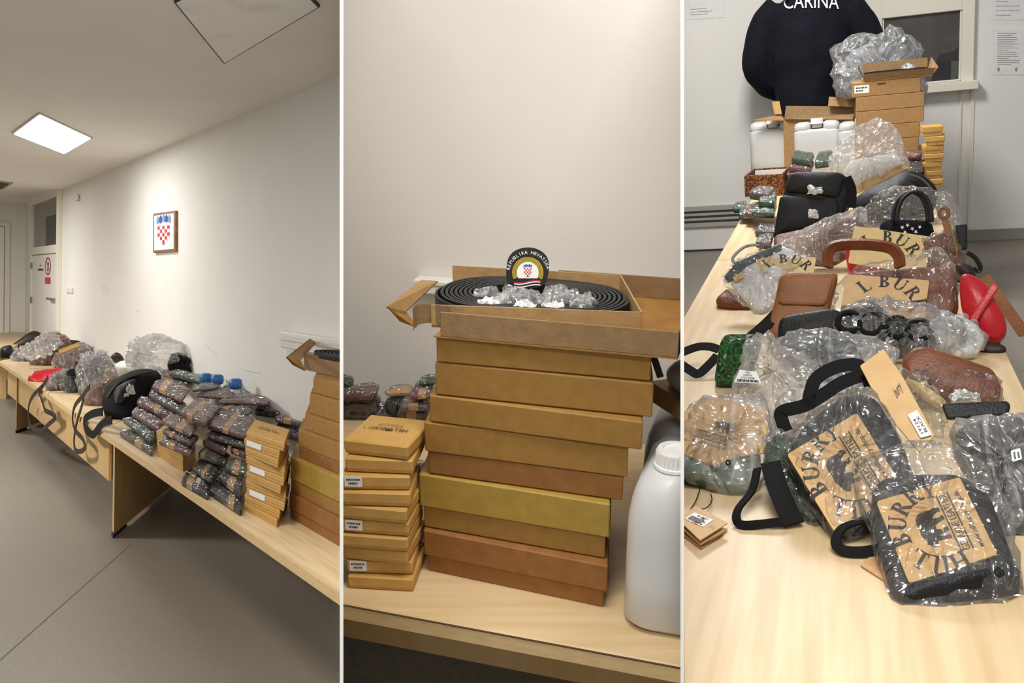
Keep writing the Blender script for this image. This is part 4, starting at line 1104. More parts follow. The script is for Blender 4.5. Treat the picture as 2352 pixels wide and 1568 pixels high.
# embroidered sleeve patch standing in the coil
pp = SM.at(1212, 662, h + H0 - .002)
fp = V((-pp.x, -pp.y, 0)).normalized(); ux = V((-fp.y, fp.x, 0)); up = (V((0, 0, 1)) * cos(.2) - fp * sin(.2)).normalized()
npp = ux.cross(up)
sc = (SM.onp(1262, 640, pp, npp) - SM.onp(1162, 640, pp, npp)).length / 2       # half width
sh = [(-.62, 0), (-.98, .25), (-1, .9), (-.9, 1.45), (-.55, 1.78), (0, 1.9), (.5, 1.8), (.88, 1.5), (1, 1.05), (.9, .35), (.62, 0)]
def P2(x, y, l=0): return pp + ux * (x * sc) + up * (y * sc) + npp * l
t = thing(SM, 'sleeve_patch', 'black embroidered sleeve patch with coat of arms and arched white lettering', 'patch', pp)
part(t, 'cloth', slab3([P2(x, y) for x, y in sh], npp, .003, .0008, 0, 2), 'patch_black')
f2d = lambda l: (lambda x, y: P2(x, y, l))
part(t, 'gold_wreath', map3(arc2(.0, .72, .72, .5, -25, 205, 1, 40), f2d(.0008)), 'gold_thread', solid=False)
part(t, 'white_field', map3(poly2([(cos(radians(a)) * .5, .72 + sin(radians(a)) * .52) for a in range(-30, 211, 12)]), f2d(.0006)), 'white_print', solid=False)
for g, m in shield_geo(.0, .72, .34, .42, None):
    part(t, 'coat_of_arms', map3(g, f2d(.0014)), m, solid=False)
part(t, 'lettering', map3(sans_arc('REPUBLIKA HRVATSKA', .02, .72, .92, 92, .22, .145), f2d(.001)), 'white_print', solid=False)
for k, (m, y) in enumerate((('red_print', .33), ('white_print', .27), ('print', .22), ('white_print', .14))):
    part(t, 'ribbon_stripe', map3(join2(*[poly2([(x, y + .06 * sin(x * 4)), (x + .1, y + .06 * sin((x + .1) * 4)), (x + .1, y - .05 + .06 * sin((x + .1) * 4)), (x, y - .05 + .06 * sin(x * 4))]) for x in [i * .1 - .62 for i in range(12)]]), f2d(.0012 + .0001 * k)), m, solid=False)
# --- stack of small tan boxes
ST = [((950, 1360), 4, 30), ((949, 1320), 2, 0), ((936, 1298), 7, 0), ((937, 1268), 5, 0), ((939, 1233), 5, 0), ((934, 1204), 6, 0), ((943, 1165), 2, 0), ((942, 1126), 1, 0), ((949, 1090), 3, 0), ((938, 1058), 8, 0)]
labels = labels_ = ['bottom', 'second', 'third', 'fourth', 'fifth', 'sixth', 'seventh', 'eighth', 'ninth', 'topmost']
b0 = SM.at(950, 1360, HM)
htot = SM.onp(940, 1026, SM.at(940, 1350, HM), (0, 1, 0)).z - HM
bh = htot / 10; h = HM
for i, ((px, py), sl, _) in enumerate(ST):
    q = FB(SM, (px - 150, py - sl * 2.2), (px, py), h, h=bh, depth=.118, w=.118)
    lab = ('%s small tan gift box of the low stack, left of the belt boxes' % labels[i]) if i < 9 else 'topmost small tan gift box with printed logo lid on the low stack'
    t = lidbox(SM, q, lab, 'box', 'box_tan', 'box_tan', .82, 'small tan boxes in the middle field', .0015, 'gift_box')
    if i in (1, 4, 7):
        lb = q.bx(.006, .036, -.0008, 0, bh * .22, bh * .92, 0)
        l = part(t, 'sticker', lb, 'label_white', label='white printed sticker')
        M = qmap([q.f.p(.006, -.001, bh * .22), q.f.p(.036, -.001, bh * .22), q.f.p(.036, -.001, bh * .92), q.f.p(.006, -.001, bh * .92)], -q.f.y, .0004)
        part(l, 'print', map3(join2(*[rect2(.1 + .09 * k, .6, .16 + .09 * k, .78) for k in range(9)] + [rect2(.22 + .09 * k, .22, .28 + .09 * k, .42) for k in range(6)]), M), 'print', solid=False)
    if i == 9:
        tq = [q.f.p(q.w, q.d, bh), q.f.p(0, q.d, bh), q.f.p(0, 0, bh), q.f.p(q.w, 0, bh)]
        M = qmap(tq, (0, 0, 1), .0006)
        part(t, 'lid_print', map3(join2(fit2(text2d('HILL'), .2, .41, .5, .11), fit2(text2d('BURRY'), .56, .82, .5, .11), fit2(text2d('GENUINE LEATHER'), .3, .72, .38, .035), fit2(text2d('VINTAGE LEATHERWARE'), .32, .7, .33, .03), tr2(poly2(BEAR), .485, .5, .14), arc2(.87, .53, .02, .012, 0, 360, 1, 10)), M), 'print_brown', solid=False)
    h += bh
# --- jerrycans
c = SM.at(1445, 1425, HM)
w_, d_ = .20, .24
hcan = SM.onp(1480, 1015, c + TM.y * .1, (0, 1, 0)).z - HM
fr = fyaw(c + TM.x * (w_ / 2 - .012) + TM.y * (d_ / 2 - .03), YAWM)
jerrycan(SM, 'translucent white jerrycan at the right end of the middle table', fr, w_, d_, hcan, -.032, -.05, capr=.030, handle=False)
fr2 = fyaw(fr.p(-.02, d_ + .03, HM - HM), YAWM)
fr2.o.z = HM
jerrycan(SM, 'translucent jerrycan behind the front one, half hidden', fr2, w_, d_, hcan * .95, 0, .05, capr=.0245, handle=False)
fb_ = FB(SM, (1488, 918), (1600, 992), HM + hcan * 1.0, (1488, 874), depth=.17)
t = thing(SM, 'cardboard_carton', 'pale brown cardboard carton resting on the jerrycan behind the belt boxes', 'carton', fb_.f.p(.05, .1, 0))
part(t, 'carton_body', fb_.bx(0, fb_.w, 0, fb_.d, 0, fb_.h, .002), 'card')
part(t, 'flap_seam', fb_.bx(.0, fb_.w, fb_.d * .48, fb_.d * .5, fb_.h, fb_.h + .0008, 0), 'kraft_grey')
single(SM, 'crumpled_bag', 'greyish white crumpled bag on the cardboard carton', 'bag', slab(SM, [(1536, 860), (1548, 838), (1575, 820), (1600, 850), (1590, 915), (1556, 905)], PL(SM, 1565, 905, fb_.top, 20), .06, .015, .02, 2, 30, .004, 30, 2), 'tissue', True)
single(SM, 'belt_end', 'black tapered belt tip hanging beside the open tray', 'belt', strap_px(SM, [(1490, 800), (1503, 825), (1511, 848), (1517, 866)], (fo.f.p(W0 - .035, .06, 0), -fo.f.y), .011, .003, 'flat', 0), 'black_rubber')
XCLIP[:] = [(V((0, 0, HM + .001)), V((0, 0, -1)))]
# --- wallets behind the small boxes
G = 'wallets behind the boxes in the middle field'
MW = [([(778, 926), (790, 908), (872, 905), (864, 926)], .82, .05, 'wallet_dark', None, 'dark wallet under the pink-brown one at the left edge'),
      ([(770, 905), (790, 890), (868, 881), (862, 903)], .855, .03, 'wallet_plum', None, 'long pink-brown wallet at the back left of the small boxes'),
      ([(884, 925), (896, 905), (945, 902), (940, 925)], .82, .05, 'black_leather', None, 'black wrapped wallet behind the small box stack'),
      ([(884, 903), (897, 889), (948, 886), (944, 901)], .845, .02, 'band', None, 'flat tan wallet lying on top of the black one'),
      ([(912, 946), (926, 915), (990, 915), (984, 946)], .815, .05, 'wallet_dark', (.3, .6), 'dark banded wallet at the foot of the banded pair'),
      ([(918, 932), (930, 911), (988, 910), (985, 930)], .845, .028, 'wallet_grey', (.3, .62), 'grey-brown wallet with printed band beside the belt boxes'),
      ([(941, 909), (958, 878), (996, 880), (993, 908)], .872, .022, 'wallet_plum', (.35, .7), 'plum wallet with tan band leaning on the belt boxes'),
      ([(962, 880), (968, 866), (1000, 862), (1000, 878)], .89, .02, 'wallet_green', None, 'green wallet beside the belt boxes, behind the plum one'),
      ([(778, 880), (786, 862), (812, 868), (808, 882)], .87, .025, 'wallet_green', None, 'pale green packet at the left edge of the middle table')]
for i, (q, hh, th, m, bn, lab) in enumerate(MW):
    wallet(SM, lab, q, hh, th, m, bn, G, seed=i)
for i, (q, hh) in enumerate((([(800, 950), (815, 925), (900, 925), (900, 950)], .79), ([(930, 1110), (945, 1060), (1000, 1060), (1000, 1110)], .82), ([(930, 1250), (950, 1190), (1000, 1190), (1000, 1250)], .79))):
    wallet(SM, ['dark wallet lying low behind the topmost small box', 'black packet wedged between the two box stacks, upper', 'black packet wedged between the two box stacks, lower'][i], q, hh, .03, 'wallet_dark', None, G, seed=20 + i)

XCLIP[:] = []
# ================================================================== RIGHT ROOM
HR = .637
YR = SR.at(2290, 553, 0).y + .03                         # back wall
YL = YR - .0                                                          # nearer wall at the left
RW = (V((0, YR, 0)), V((0, 1, 0)))
LWP = (V((0, YL, 0)), V((0, 1, 0)))
def onr(px, py, d=0): return SR.onp(px, py, RW[0] - V((0, d, 0)), RW[1])
def onl(px, py, d=0): return SR.onp(px, py, LWP[0] - V((0, d, 0)), LWP[1])
struct(SR, 'floor', bx(WORLDF, -4, 3, .8, YR + .1, -.06, 0), 'vinyl')
xs = onl(1880, 300).x
struct(SR, 'wall_left', bx(WORLDF, -4, xs, YL, YR + .1, -.06, 3.4), 'wall')
struct(SR, 'wall_back', bx(WORLDF, xs, 3, YR, YR + .1, -.06, 3.4), 'wall')
# metal skirting with slots, low on the left wall
z_a, z_b = onl(1600, 521).z, onl(1600, 473).z
t = thing(SR, 'trim_1', None, None, (xs - .6, YL, 0), kind='structure')
part(t, 'metal_strip', bx(WORLDF, -3, xs, YL - .02, YL, z_a, z_b, .002), 'alu')
for f in (.22, .45, .68):
    z = z_a + (z_b - z_a) * f
    part(t, 'slot', bx(WORLDF, -3, xs, YL - .0215, YL - .0195, z, z + (z_b - z_a) * .1, 0), 'slot_dark')
struct(SR, 'trim_2', bx(WORLDF, -3, xs, YL - .004, YL, .0, .014, 0), 'slot_dark')
struct(SR, 'baseboard_back', bx(WORLDF, xs, 3, YR - .012, YR, 0, onr(2290, 525).z, .002), 'grey_base')
# vertical strips below the window
for i, (a, b) in enumerate(((2202, 2206), (2226, 2234))):
    struct(SR, 'trim_%d' % (i + 3), bx(WORLDF, onr(a, 365).x, onr(b, 365).x, YR - .012, YR, onr(a, 524).z, onr(a, 208).z, .001), 'cream_gloss')
# window
x0, x1 = onr(2026, 110).x, onr(2207, 110).x
za, zb = onr(2150, 190).z, onr(2110, 34).z
t = thing(SR, 'window_1', None, None, ((x0 + x1) / 2, YR, za), kind='structure')
fw = onr(2236, 110).x - x1
def wb(a, b, c, d, y=.045, y0=0): return bx(WORLDF, a, b, YR - y, YR - y0, c, d, .004)
part(t, 'window_frame', join(wb(x0 - fw * 1.4, x0, za - .02, zb + .3), wb(x1, x1 + fw, za - .02, zb + .3), wb(x0, x1, zb, zb + .13), wb(x0, x1, zb + .2, zb + .3)), 'cream_gloss')
part(t, 'inner_bead', join(wb(x0, x0 + .012, za, zb, .03), wb(x1 - .012, x1, za, zb, .03), wb(x0, x1, za, za + .012, .03)), 'white_gloss')
part(t, 'window_sill', bx(WORLDF, x0 - fw * 1.7, onr(2243, 200).x, YR - .11, YR, onr(2150, 210).z, za, .004), 'cream_gloss')
p = part(t, 'pane', bx(WORLDF, x0, x1, YR - .012, YR - .004, za, zb, 0), 'glass_dark')
part(p, 'dark_reflection', quad_plate([onr(x, y, .0125) for x, y in ((2138, 189), (2184, 189), (2185, 140), (2150, 140))], (0, -1, 0), .0004), 'reflect_dark', label='dark box seen in the pane')
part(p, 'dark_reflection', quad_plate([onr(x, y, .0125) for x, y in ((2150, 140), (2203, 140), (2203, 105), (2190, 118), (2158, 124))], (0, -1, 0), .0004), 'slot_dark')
def sheet(label, px, lines, left=False, m='paper'):
    w = onl if left else onr
    t = thing(SR, 'paper_notice', label, 'paper', w(*px[0], .002))
    n = (0, -1, 0)
    q = [w(*p, .003) for p in px]
    s = part(t, 'sheet', quad_plate(q, n, .002), m)
    M = qmap([w(*p, .0032) for p in px], n, .0006)
    random.seed(len(label))
    part(t, 'printed_lines', map3(join2(*[rect2(.14, y, .5 + .38 * random.random(), y + .012) for y in lines]), M), 'grey_base', solid=False)
    return t, M
t, M = sheet('white printed notice taped at eye level right of the window', [(2281, 172), (2352, 172), (2352, 66), (2281, 66)], [.22 + .045 * i for i in range(16)])
for x in (.18, .75): part(t, 'stamp', map3(arc2(x, .12, .05, .0, 0, 360, .8, 12), M), 'grey_base', solid=False)
sheet('upper white notice above the taped one, right of the window', [(2277, 46), (2352, 46), (2352, -60), (2277, -60)], [.1, .2, .3, .4])
sheet('faint white paper taped on the left wall at the top', [(1572, 46), (1664, 40), (1664, -60), (1572, -60)], [.1, .16, .22], True)
# ------------------------------------------------------------------ tables
xa, xb = SR.at(1570, 730, HR).x - .0, SR.at(2345, 880, HR).x
yj = SR.at(1640, 598, HR).y; ye = 6.42
def rtable(label, y0, y1, fine):
    t = thing(SR, 'conference_table', label, 'table', ((xa + xb) / 2, (y0 + y1) / 2, 0))
    part(t, 'table_top', bx(WORLDF, xa, xb, y0, y1, HR - .03, HR, .002), 'maple')
    for y in (y0 + .05, y1 - .08): part(t, 'end_panel', bx(WORLDF, xa + .03, xb - .03, y, y + .022, 0, HR - .03, 0), 'maple_v')
    part(t, 'modesty_panel', bx(WORLDF, (xa + xb) / 2 - .01, (xa + xb) / 2 + .01, y0 + .072, y1 - .08, .2, HR - .03, 0), 'maple_v')
rtable('near maple table with the front heap of bags', .9, yj - .002, True)
rtable('far maple table with boxes and jerrycans on it', yj + .002, ye, True)
# ------------------------------------------------------------------ person
YP = 6.66
PP = (V((0, YP, 0)), V((0, 1, 0)))
def pz(px, py, d=0):
    p = SR.onp(px, py, PP[0] + V((0, d, 0)), PP[1]); return p
MP = (pz(1900, 100) - pz(1800, 100)).length / 100         # metres per pixel there
def ell(secs, seg=20):
    """loft through ellipses: (centre, rx, ry)"""
    vs_, fs = [], []
    for c, rx, ry in secs:
        for j in range(seg):
            a = 2 * pi * j / seg; vs_.append(V(c) + V((cos(a) * rx, sin(a) * ry, 0)))
    for i in range(len(secs) - 1):
        for j in range(seg):
            a = i * seg + j; b = i * seg + (j + 1) % seg; fs.append((a, b, b + seg, a + seg))
    fs += [tuple(range(seg - 1, -1, -1)), tuple(range((len(secs) - 1) * seg, len(secs) * seg))]
    return vs_, fs
def limb(P, R, seg=12):
    """tapered limb through points"""
    pts = crm(P, 5); k = len(pts); vs_, fs = [], []
    prev = None
    for i, p in enumerate(pts):
        f = i / (k - 1) * (len(R) - 1); a = int(min(f, len(R) - 2)); r = R[a] + (R[a + 1] - R[a]) * (f - a)
        t = (pts[min(i + 1, k - 1)] - pts[max(i - 1, 0)]).normalized()
        u = prev or (V((0, 1, 0)) if abs(t.y) < .8 else V((1, 0, 0)))
        u = (u - t * u.dot(t)).normalized(); w = t.cross(u); prev = u
        for j in range(seg):
            a2 = 2 * pi * j / seg; vs_.append(p + u * cos(a2) * r + w * sin(a2) * r)
    for i in range(k - 1):
        for j in range(seg):
            a = i * seg + j; b = i * seg + (j + 1) % seg; fs.append((a, b, b + seg, a + seg))
    fs += [tuple(range(seg - 1, -1, -1)), tuple(range((k - 1) * seg, k * seg))]
    return vs_, fs
def fuse(geo, voxel, smooth=6):
    """fuse overlapping closed pieces into one continuous skin"""
    me = bpy.data.meshes.new('tmp'); me.from_pydata([tuple(v) for v in geo[0]], [], geo[1]); me.update()
    bm = bmesh.new(); bm.from_mesh(me); bmesh.ops.recalc_face_normals(bm, faces=bm.faces[:]); bm.to_mesh(me); bm.free()
    o = bpy.data.objects.new('tmp', me); COL.objects.link(o)
    r = o.modifiers.new('r', 'REMESH'); r.mode = 'VOXEL'; r.voxel_size = voxel
    s = o.modifiers.new('s', 'SMOOTH'); s.iterations = smooth; s.factor = .5
    dg = bpy.context.evaluated_depsgraph_get(); m2 = bpy.data.meshes.new_from_object(o.evaluated_get(dg))
    g = ([v.co.copy() for v in m2.vertices], [tuple(p.vertices) for p in m2.polygons])
    bpy.data.objects.remove(o); bpy.data.meshes.remove(me); bpy.data.meshes.remove(m2)
    return g
k = MP
C = lambda px, py, d=0: pz(px, py, d)
zfl = 0.0
hipL, hipR = C(1812, 300), C(1892, 300)
def leg(h, dx, r):
    foot = V((h.x + dx, h.y, .05)); knee = (h + foot) / 2 + V((0, .03, 0))
    return limb([h + V((0, 0, .05)), h, knee, foot], [r * 1.0, r, r * .72, r * .5])
def figure(g):
    """torso and arms grown by g"""
    tor = ell([(C(1852, 292), 62 * k + g, 46 * k + g), (C(1852, 250), 66 * k + g, 48 * k + g), (C(1854, 190), 78 * k + g, 46 * k + g), (C(1860, 120), 94 * k + g, 52 * k + g),
               (C(1866, 55), 100 * k + g, 54 * k + g), (C(1868, 15), 98 * k + g, 48 * k + g), (C(1869, -15), 62 * k + g, 38 * k + g), (C(1870, -32), 30 * k + g, 28 * k + g)])
    al = limb([C(1790, 18, .01), C(1755, 60, .01), C(1739, 140, .02), C(1760, 190, 34 * k), C(1800, 215, 66 * k)], [36 * k + g, 34 * k + g, 38 * k + g, 32 * k + g, 22 * k + g])
    ar = limb([C(1950, 18, .01), C(1985, 60, .01), C(2010, 140, .02), C(1990, 190, 34 * k), C(1940, 215, 66 * k)], [36 * k + g, 34 * k + g, 31 * k + g, 27 * k + g, 21 * k + g])
    return tor, al, ar
def hand(wr, s):
    gs = [limb([wr, wr + V((s * 12 * k, 8 * k, -3 * k)), wr + V((s * 30 * k, 10 * k, -5 * k))], [13 * k, 15 * k, 13 * k], 8)]
    for i, L in enumerate((24, 28, 26, 20)):
        b = wr + V((s * 30 * k, 10 * k, (8 - 8 * i) * k))
        gs.append(limb([b, b + V((s * L * .5 * k, 4 * k, 0)), b + V((s * L * k, -4 * k, -2 * k))], [5 * k, 4.6 * k, 4 * k], 6))
    b = wr + V((s * 10 * k, 6 * k, 10 * k)); gs.append(limb([b, b + V((s * 10 * k, 4 * k, 12 * k)), b + V((s * 24 * k, 2 * k, 16 * k))], [6 * k, 5.4 * k, 4.6 * k], 6))
    return join(*gs)
tor, al, ar = figure(-.012)
head = ell([(C(1870, -20), 26 * k, 28 * k), (C(1870, -45), 26 * k, 28 * k), (C(1870, -62), 36 * k, 42 * k), (C(1870, -95), 46 * k, 56 * k), (C(1870, -125), 48 * k, 60 * k), (C(1870, -152), 38 * k, 48 * k), (C(1870, -166), 16 * k, 20 * k)], 18)
ears = [ell([(C(1870 + s * 49, -88), 4 * k, 6 * k), (C(1870 + s * 51, -100), 6 * k, 10 * k), (C(1870 + s * 50, -114), 4 * k, 7 * k)], 8) for s in (-1, 1)]
nose = limb([C(1870, -112, 56 * k), C(1870, -96, 68 * k), C(1870, -92, 56 * k)], [5 * k, 8 * k, 6 * k], 8)
body = fuse(join(tor, al, ar, head, *ears, nose, leg(hipL, -.03, 34 * k), leg(hipR, .03, 34 * k), hand(C(1800, 215, 66 * k), 1), hand(C(1940, 215, 66 * k), -1)), .013, 3)
pb = single(SR, 'person', 'person seen from behind in a dark navy uniform jacket, hands in front', 'person', body, 'skin', True)
tor, al, ar = figure(0)
def cloth(g, seed, a=.012):
    vs_ = []
    for v in g[0]:
        n = noise.noise(V(v) * 7 + V((seed, 0, 0))) * a + noise.noise(V((v[0] * 16, v[1] * 16, v[2] * 7))) * a * .6
        c = V((pz(1862, 100).x, YP, v[2])); d = (V(v) - c); d.z = 0
        vs_.append(V(v) + d.normalized() * n)
    return vs_, g[1]
jg = cloth(fuse(join(tor, al, ar), .015, 4), 3)
jk = part(pb, 'jacket', jg, 'navy', smooth=True)
trs = fuse(join(ell([(C(1852, 330), 70 * k, 48 * k), (C(1852, 262), 60 * k, 44 * k)]), leg(hipL, -.03, 40 * k), leg(hipR, .03, 40 * k)), .018, 3)
part(pb, 'trousers', trs, 'navy', smooth=True)
part(pb, 'hair', fuse(ell([(C(1870, -70, -14 * k), 40 * k, 42 * k), (C(1870, -100, -10 * k), 50 * k, 54 * k), (C(1870, -130, -4 * k), 52 * k, 62 * k), (C(1870, -158, -2 * k), 42 * k, 52 * k), (C(1870, -172), 18 * k, 22 * k)], 18), .02, 2), 'hair', smooth=True)
for h_ in (hipL, hipR):
    part(pb, 'shoe', slab3([V((h_.x + s * 28 * k * (1 if i in (0, 1) else .9), h_.y + y, .09)) for i, (s, y) in enumerate(((-1, -.1), (1, -.1), (1, .16), (.6, .28), (-.6, .28), (-1, .16)))], (0, 0, 1), .085, .02, .01, 1), 'black_leather', smooth=True)
from mathutils.bvhtree import BVHTree
bv = BVHTree.FromPolygons([tuple(v) for v in jg[0]], jg[1])
def onback(px, py):
    r = SR.ray(px, py).normalized(); hit = bv.ray_cast(SR.eye, r)
    return (hit[0] if hit[0] else pz(px, py, -50 * k)) - r * .012
g = fit2(text2d('CARINA'), 1800, 1927, 0, 32)
def bend(x, y):
    f = (x - 1863) / 64
    return onback(x, 2 - y + 3 * f * f)
def densify(g, n=2):
    """split long edges so that the letters follow the cloth"""
    vs_, fs = list(g[0]), list(g[1])
    bm = bmesh.new(); bvs = [bm.verts.new((x, y, 0)) for x, y in vs_]
    for f in fs:
        try: bm.faces.new([bvs[i] for i in f])
        except ValueError: pass
    bmesh.ops.subdivide_edges(bm, edges=[e for e in bm.edges if e.calc_length() > 9], cuts=n)
    bmesh.ops.triangulate(bm, faces=bm.faces[:])
    bm.verts.index_update()
    out = ([(v.co.x, v.co.y) for v in bm.verts], [tuple(v.index for v in f.verts) for f in bm.faces]); bm.free()
    return out
g = densify(g)
part(jk, 'lettering', ([bend(x, y) for x, y in g[0]], g[1]), 'white_print', solid=False)
# ------------------------------------------------------------------ goods on the far table
XCLIP[:] = [(V((0, 0, HR + .0008)), V((0, 0, -1)))]
def fbR(A, B, h0, topA, depth): return FB(SR, A, B, h0, topA, depth=depth)
# jerrycans
for i, (x0, x1, yb, yt) in enumerate(((1731, 1826, 406, 283), (1831, 1926, 406, 283), (1932, 2027, 406, 283))):
    a, b = SR.at(x0, yb, HR), SR.at(x1, yb, HR); w = (b - a).length; m = (a + b) / 2
    hh = (SR.onp((x0 + x1) / 2, yt, m, (0, 1, 0)).z - HR) * 1.02
    fr = fyaw(m + V((0, w * .31, 0)), 0)
    jerrycan(SR, ['milky white jerrycan at the far left of the table end', 'milky white jerrycan between its two neighbours', 'milky jerrycan mostly hidden behind the clear bag'][i], fr, w, w * .6, hh, 0, -w * .12, 'jerrycans at the far table end', w * .13, True, True, 'hdpe_far')
fcan = fr
# open carton behind the jerrycans
yb_ = fcan.o.y + w * .40
def cp(px, py, d=0): return SR.onp(px, py, V((0, yb_ + d, 0)), V((0, 1, 0)))
t = thing(SR, 'cardboard_carton', 'open brown carton with spread flaps behind the jerrycans', 'carton', cp(1880, 390))
a, b = cp(1800, 280), cp(1962, 280); zt_ = cp(1880, 268).z
part(t, 'front_side', bx(WORLDF, a.x, b.x, yb_, yb_ + .006, HR, zt_), 'kraft')
part(t, 'back_side', bx(WORLDF, a.x, b.x, yb_ + .09, yb_ + .096, HR, zt_), 'kraft')
for x in (a.x, b.x): part(t, 'end_side', bx(WORLDF, x - .003, x + .003, yb_ + .006, yb_ + .09, HR, zt_), 'kraft')
part(t, 'front_flap', quad_plate([V((a.x, yb_, zt_)), V((b.x, yb_, zt_)), cp(1958, 274, -.02), cp(1812, 273, -.02)], (0, -.5, 1), .006), 'kraft_grey')
part(t, 'left_flap', quad_plate([V((a.x, yb_, zt_)), V((a.x, yb_ + .09, zt_)), cp(1793, 262, .09), cp(1731, 275, .0)], (0, 0, 1), .006), 'kraft')
part(t, 'back_flap', quad_plate([V((a.x, yb_ + .09, zt_)), V((b.x, yb_ + .09, zt_)), cp(1962, 244, .1), cp(1805, 243, .1)], (0, -1, .2), .006), 'kraft_grey')
part(t, 'right_flap', quad_plate([cp(1902, 243, .05), cp(1964, 246, .05), cp(1964, 225, .1), cp(1904, 222, .1)], (0, -1, 0), .006), 'kraft')
single(SR, 'paper_tag', 'small yellow-brown paper tag standing on the carton flap beside the person', 'tag', quad_plate([cp(x, y, .05) for x, y in ((1779, 262), (1796, 262), (1790, 232), (1773, 234))], (0, -1, 0), .004), 'card')
# tall stack of belt boxes
BS = [((1962, 432), (2108, 432), 396), ((1962, 396), (2108, 396), 357), ((1964, 357), (2110, 357), 319), ((1964, 319), (2112, 319), 285), ((1966, 285), (2122, 285), 251), ((1966, 251), (2123, 251), 217), ((1957, 217), (2115, 217), 183)]
a0 = SR.at(1962, 432, HR); h = HR
for i, ((xl, yb2), (xr, _), yt) in enumerate(BS):
    pl_ = (a0, V((0, 1, 0))); z0 = SR.onp(2040, yb2, *pl_).z; zt2 = SR.onp(2040, yt, *pl_).z
    pa, pb_ = SR.onp(xl, yb2, *pl_), SR.onp(xr, yb2, *pl_)
    q = FB.__new__(FB); q.f = Fr(V((pa.x, a0.y, z0)), (1, 0, 0), (0, 1, 0), (0, 0, 1)); q.w = pb_.x - pa.x; q.d = .26; q.h = zt2 - z0; q.top = zt2
    lab = ['bottom belt box of the far stack', 'second belt box of the far stack from below', 'third belt box of the far stack from below', 'fourth belt box of the far stack from below', 'fifth belt box of the far stack from below', 'sixth belt box of the far stack from below', 'uppermost closed belt box of the far stack with a white sticker'][i]
    bt = lidbox(SR, q, lab, 'box', 'kraft', 'kraft', 1, 'belt boxes in the far stack')
    if i == 6:
        st = part(bt, 'sticker', q.bx(.012, .085, -.0012, 0, q.h * .25, q.h * .78, 0), 'label_white')
        M = qmap([q.f.p(x, -.0012, z) for x, z in ((.012, q.h * .25), (.085, q.h * .25), (.085, q.h * .78), (.012, q.h * .78))], (0, -1, 0))
        part(st, 'print', map3(join2(*[rect2(.1 + .1 * j, .6, .17 + .1 * j, .8) for j in range(8)] + [rect2(.1 + .1 * j, .22, .17 + .1 * j, .42) for j in range(5)]), M), 'print', solid=False)
        part(bt, 'size_mark', q.bx(.125, .165, -.001, 0, q.h * .72, q.h * .84, 0), 'print_brown')
ht = q.top; f = q.f
pl_ = (a0, V((0, 1, 0)))
t = thing(SR, 'belt_tray', 'open cardboard tray with black belts and silver packets on the far stack', 'tray', V((f.o.x + .2, a0.y + .13, ht)))
xl, xr = SR.onp(1985, 175, *pl_).x, SR.onp(2140, 175, *pl_).x; hh = SR.onp(2060, 163, *pl_).z - ht; hb = SR.onp(2060, 139, a0 + V((0, .3, 0)), (0, 1, 0)).z - ht
ft = Fr((xl, a0.y, ht), (1, 0, 0), (0, 1, 0), (0, 0, 1)); w = xr - xl
part(t, 'tray_floor', bx(ft, 0, w, 0, .3, 0, .004), 'kraft_in')
part(t, 'front_wall', quad_plate([ft.p(0, -.02, hh), ft.p(w + .02, -.02, hh), ft.p(w, 0, .004), ft.p(0, 0, .004)], (0, -1, 0), .004), 'kraft_grey')
part(t, 'back_wall', bx(ft, 0, w, .3, .304, 0, max(hb, .03)), 'kraft_grey')
part(t, 'left_wall', quad_plate([ft.p(0, 0, 0), ft.p(0, .3, 0), ft.p(-.03, .3, hb), ft.p(-.035, -.02, hh * 1.9)], (-1, 0, 0), .004), 'kraft')
part(t, 'right_wall', quad_plate([ft.p(w, 0, 0), ft.p(w, .3, 0), ft.p(w + .02, .3, hb), ft.p(w + .03, -.02, hh)], (1, 0, 0), .004), 'kraft')
cc = ft.p(w * .5, .15, .022)
t = thing(SR, 'coiled_belt', 'flat coil of black belts in the far open tray', 'belt', cc - V((0, 0, .018)))
part(t, 'belt_coil', ribbon([cc + V((cos(a) * (.05 + .02 * a / 6.28), sin(a) * (.03 + .016 * a / 6.28), 0)) for a in [i * .25 for i in range(150)]], .034, .004, (0, 0, 1)), 'black_rubber')
for i, (x, y) in enumerate(((2035, 153), (2060, 150), (2085, 152))):
    o = [(x - 18, y + 6), (x - 12, y - 4), (x + 8, y - 7), (x + 20, y - 1), (x + 12, y + 6)]
    single(SR, 'buckle_packet', ['left', 'middle', 'right'][i] + ' silvery packet lying on the belts in the far tray', 'packet', slab(SR, o, PL(SR, x, y, ht + .05, 70), .012, .003, .01, 1, 24, .006, 20, i), 'film_milky' if i != 1 else 'alu', True, 'silvery packets in the far tray')
# small tan boxes at the right table edge
SB = [(2119, 2164, 420), (2122, 2162, 411), (2120, 2163, 391), (2123, 2168, 372), (2123, 2168, 353), (2125, 2170, 333), (2119, 2166, 312)]
a1 = SR.at(2140, 431, HR); yts = [411, 392, 372, 353, 334, 313, 290]
SB[0] = (2122, 2166, 431)
h = HR
for i, (x0, x1, yb2) in enumerate(SB):
    pl_ = (a1, V((0, 1, 0))); pa, pb_ = SR.onp(x0, yb2, *pl_), SR.onp(x1, yb2, *pl_); zt2 = SR.onp(2140, yts[i], *pl_).z
    q = FB.__new__(FB); q.f = fyaw(V((pa.x, a1.y, h)), radians((-3, 2, 4, -2, 3, -4, 2)[i])); q.w = pb_.x - pa.x; q.d = .13; q.h = zt2 - h; h = zt2
    lidbox(SR, q, labels_[i] + ' small tan gift box from below in the far narrow stack', 'box', 'box_tan', 'box_tan', .6, 'small tan boxes in the far stack', .004, 'gift_box')
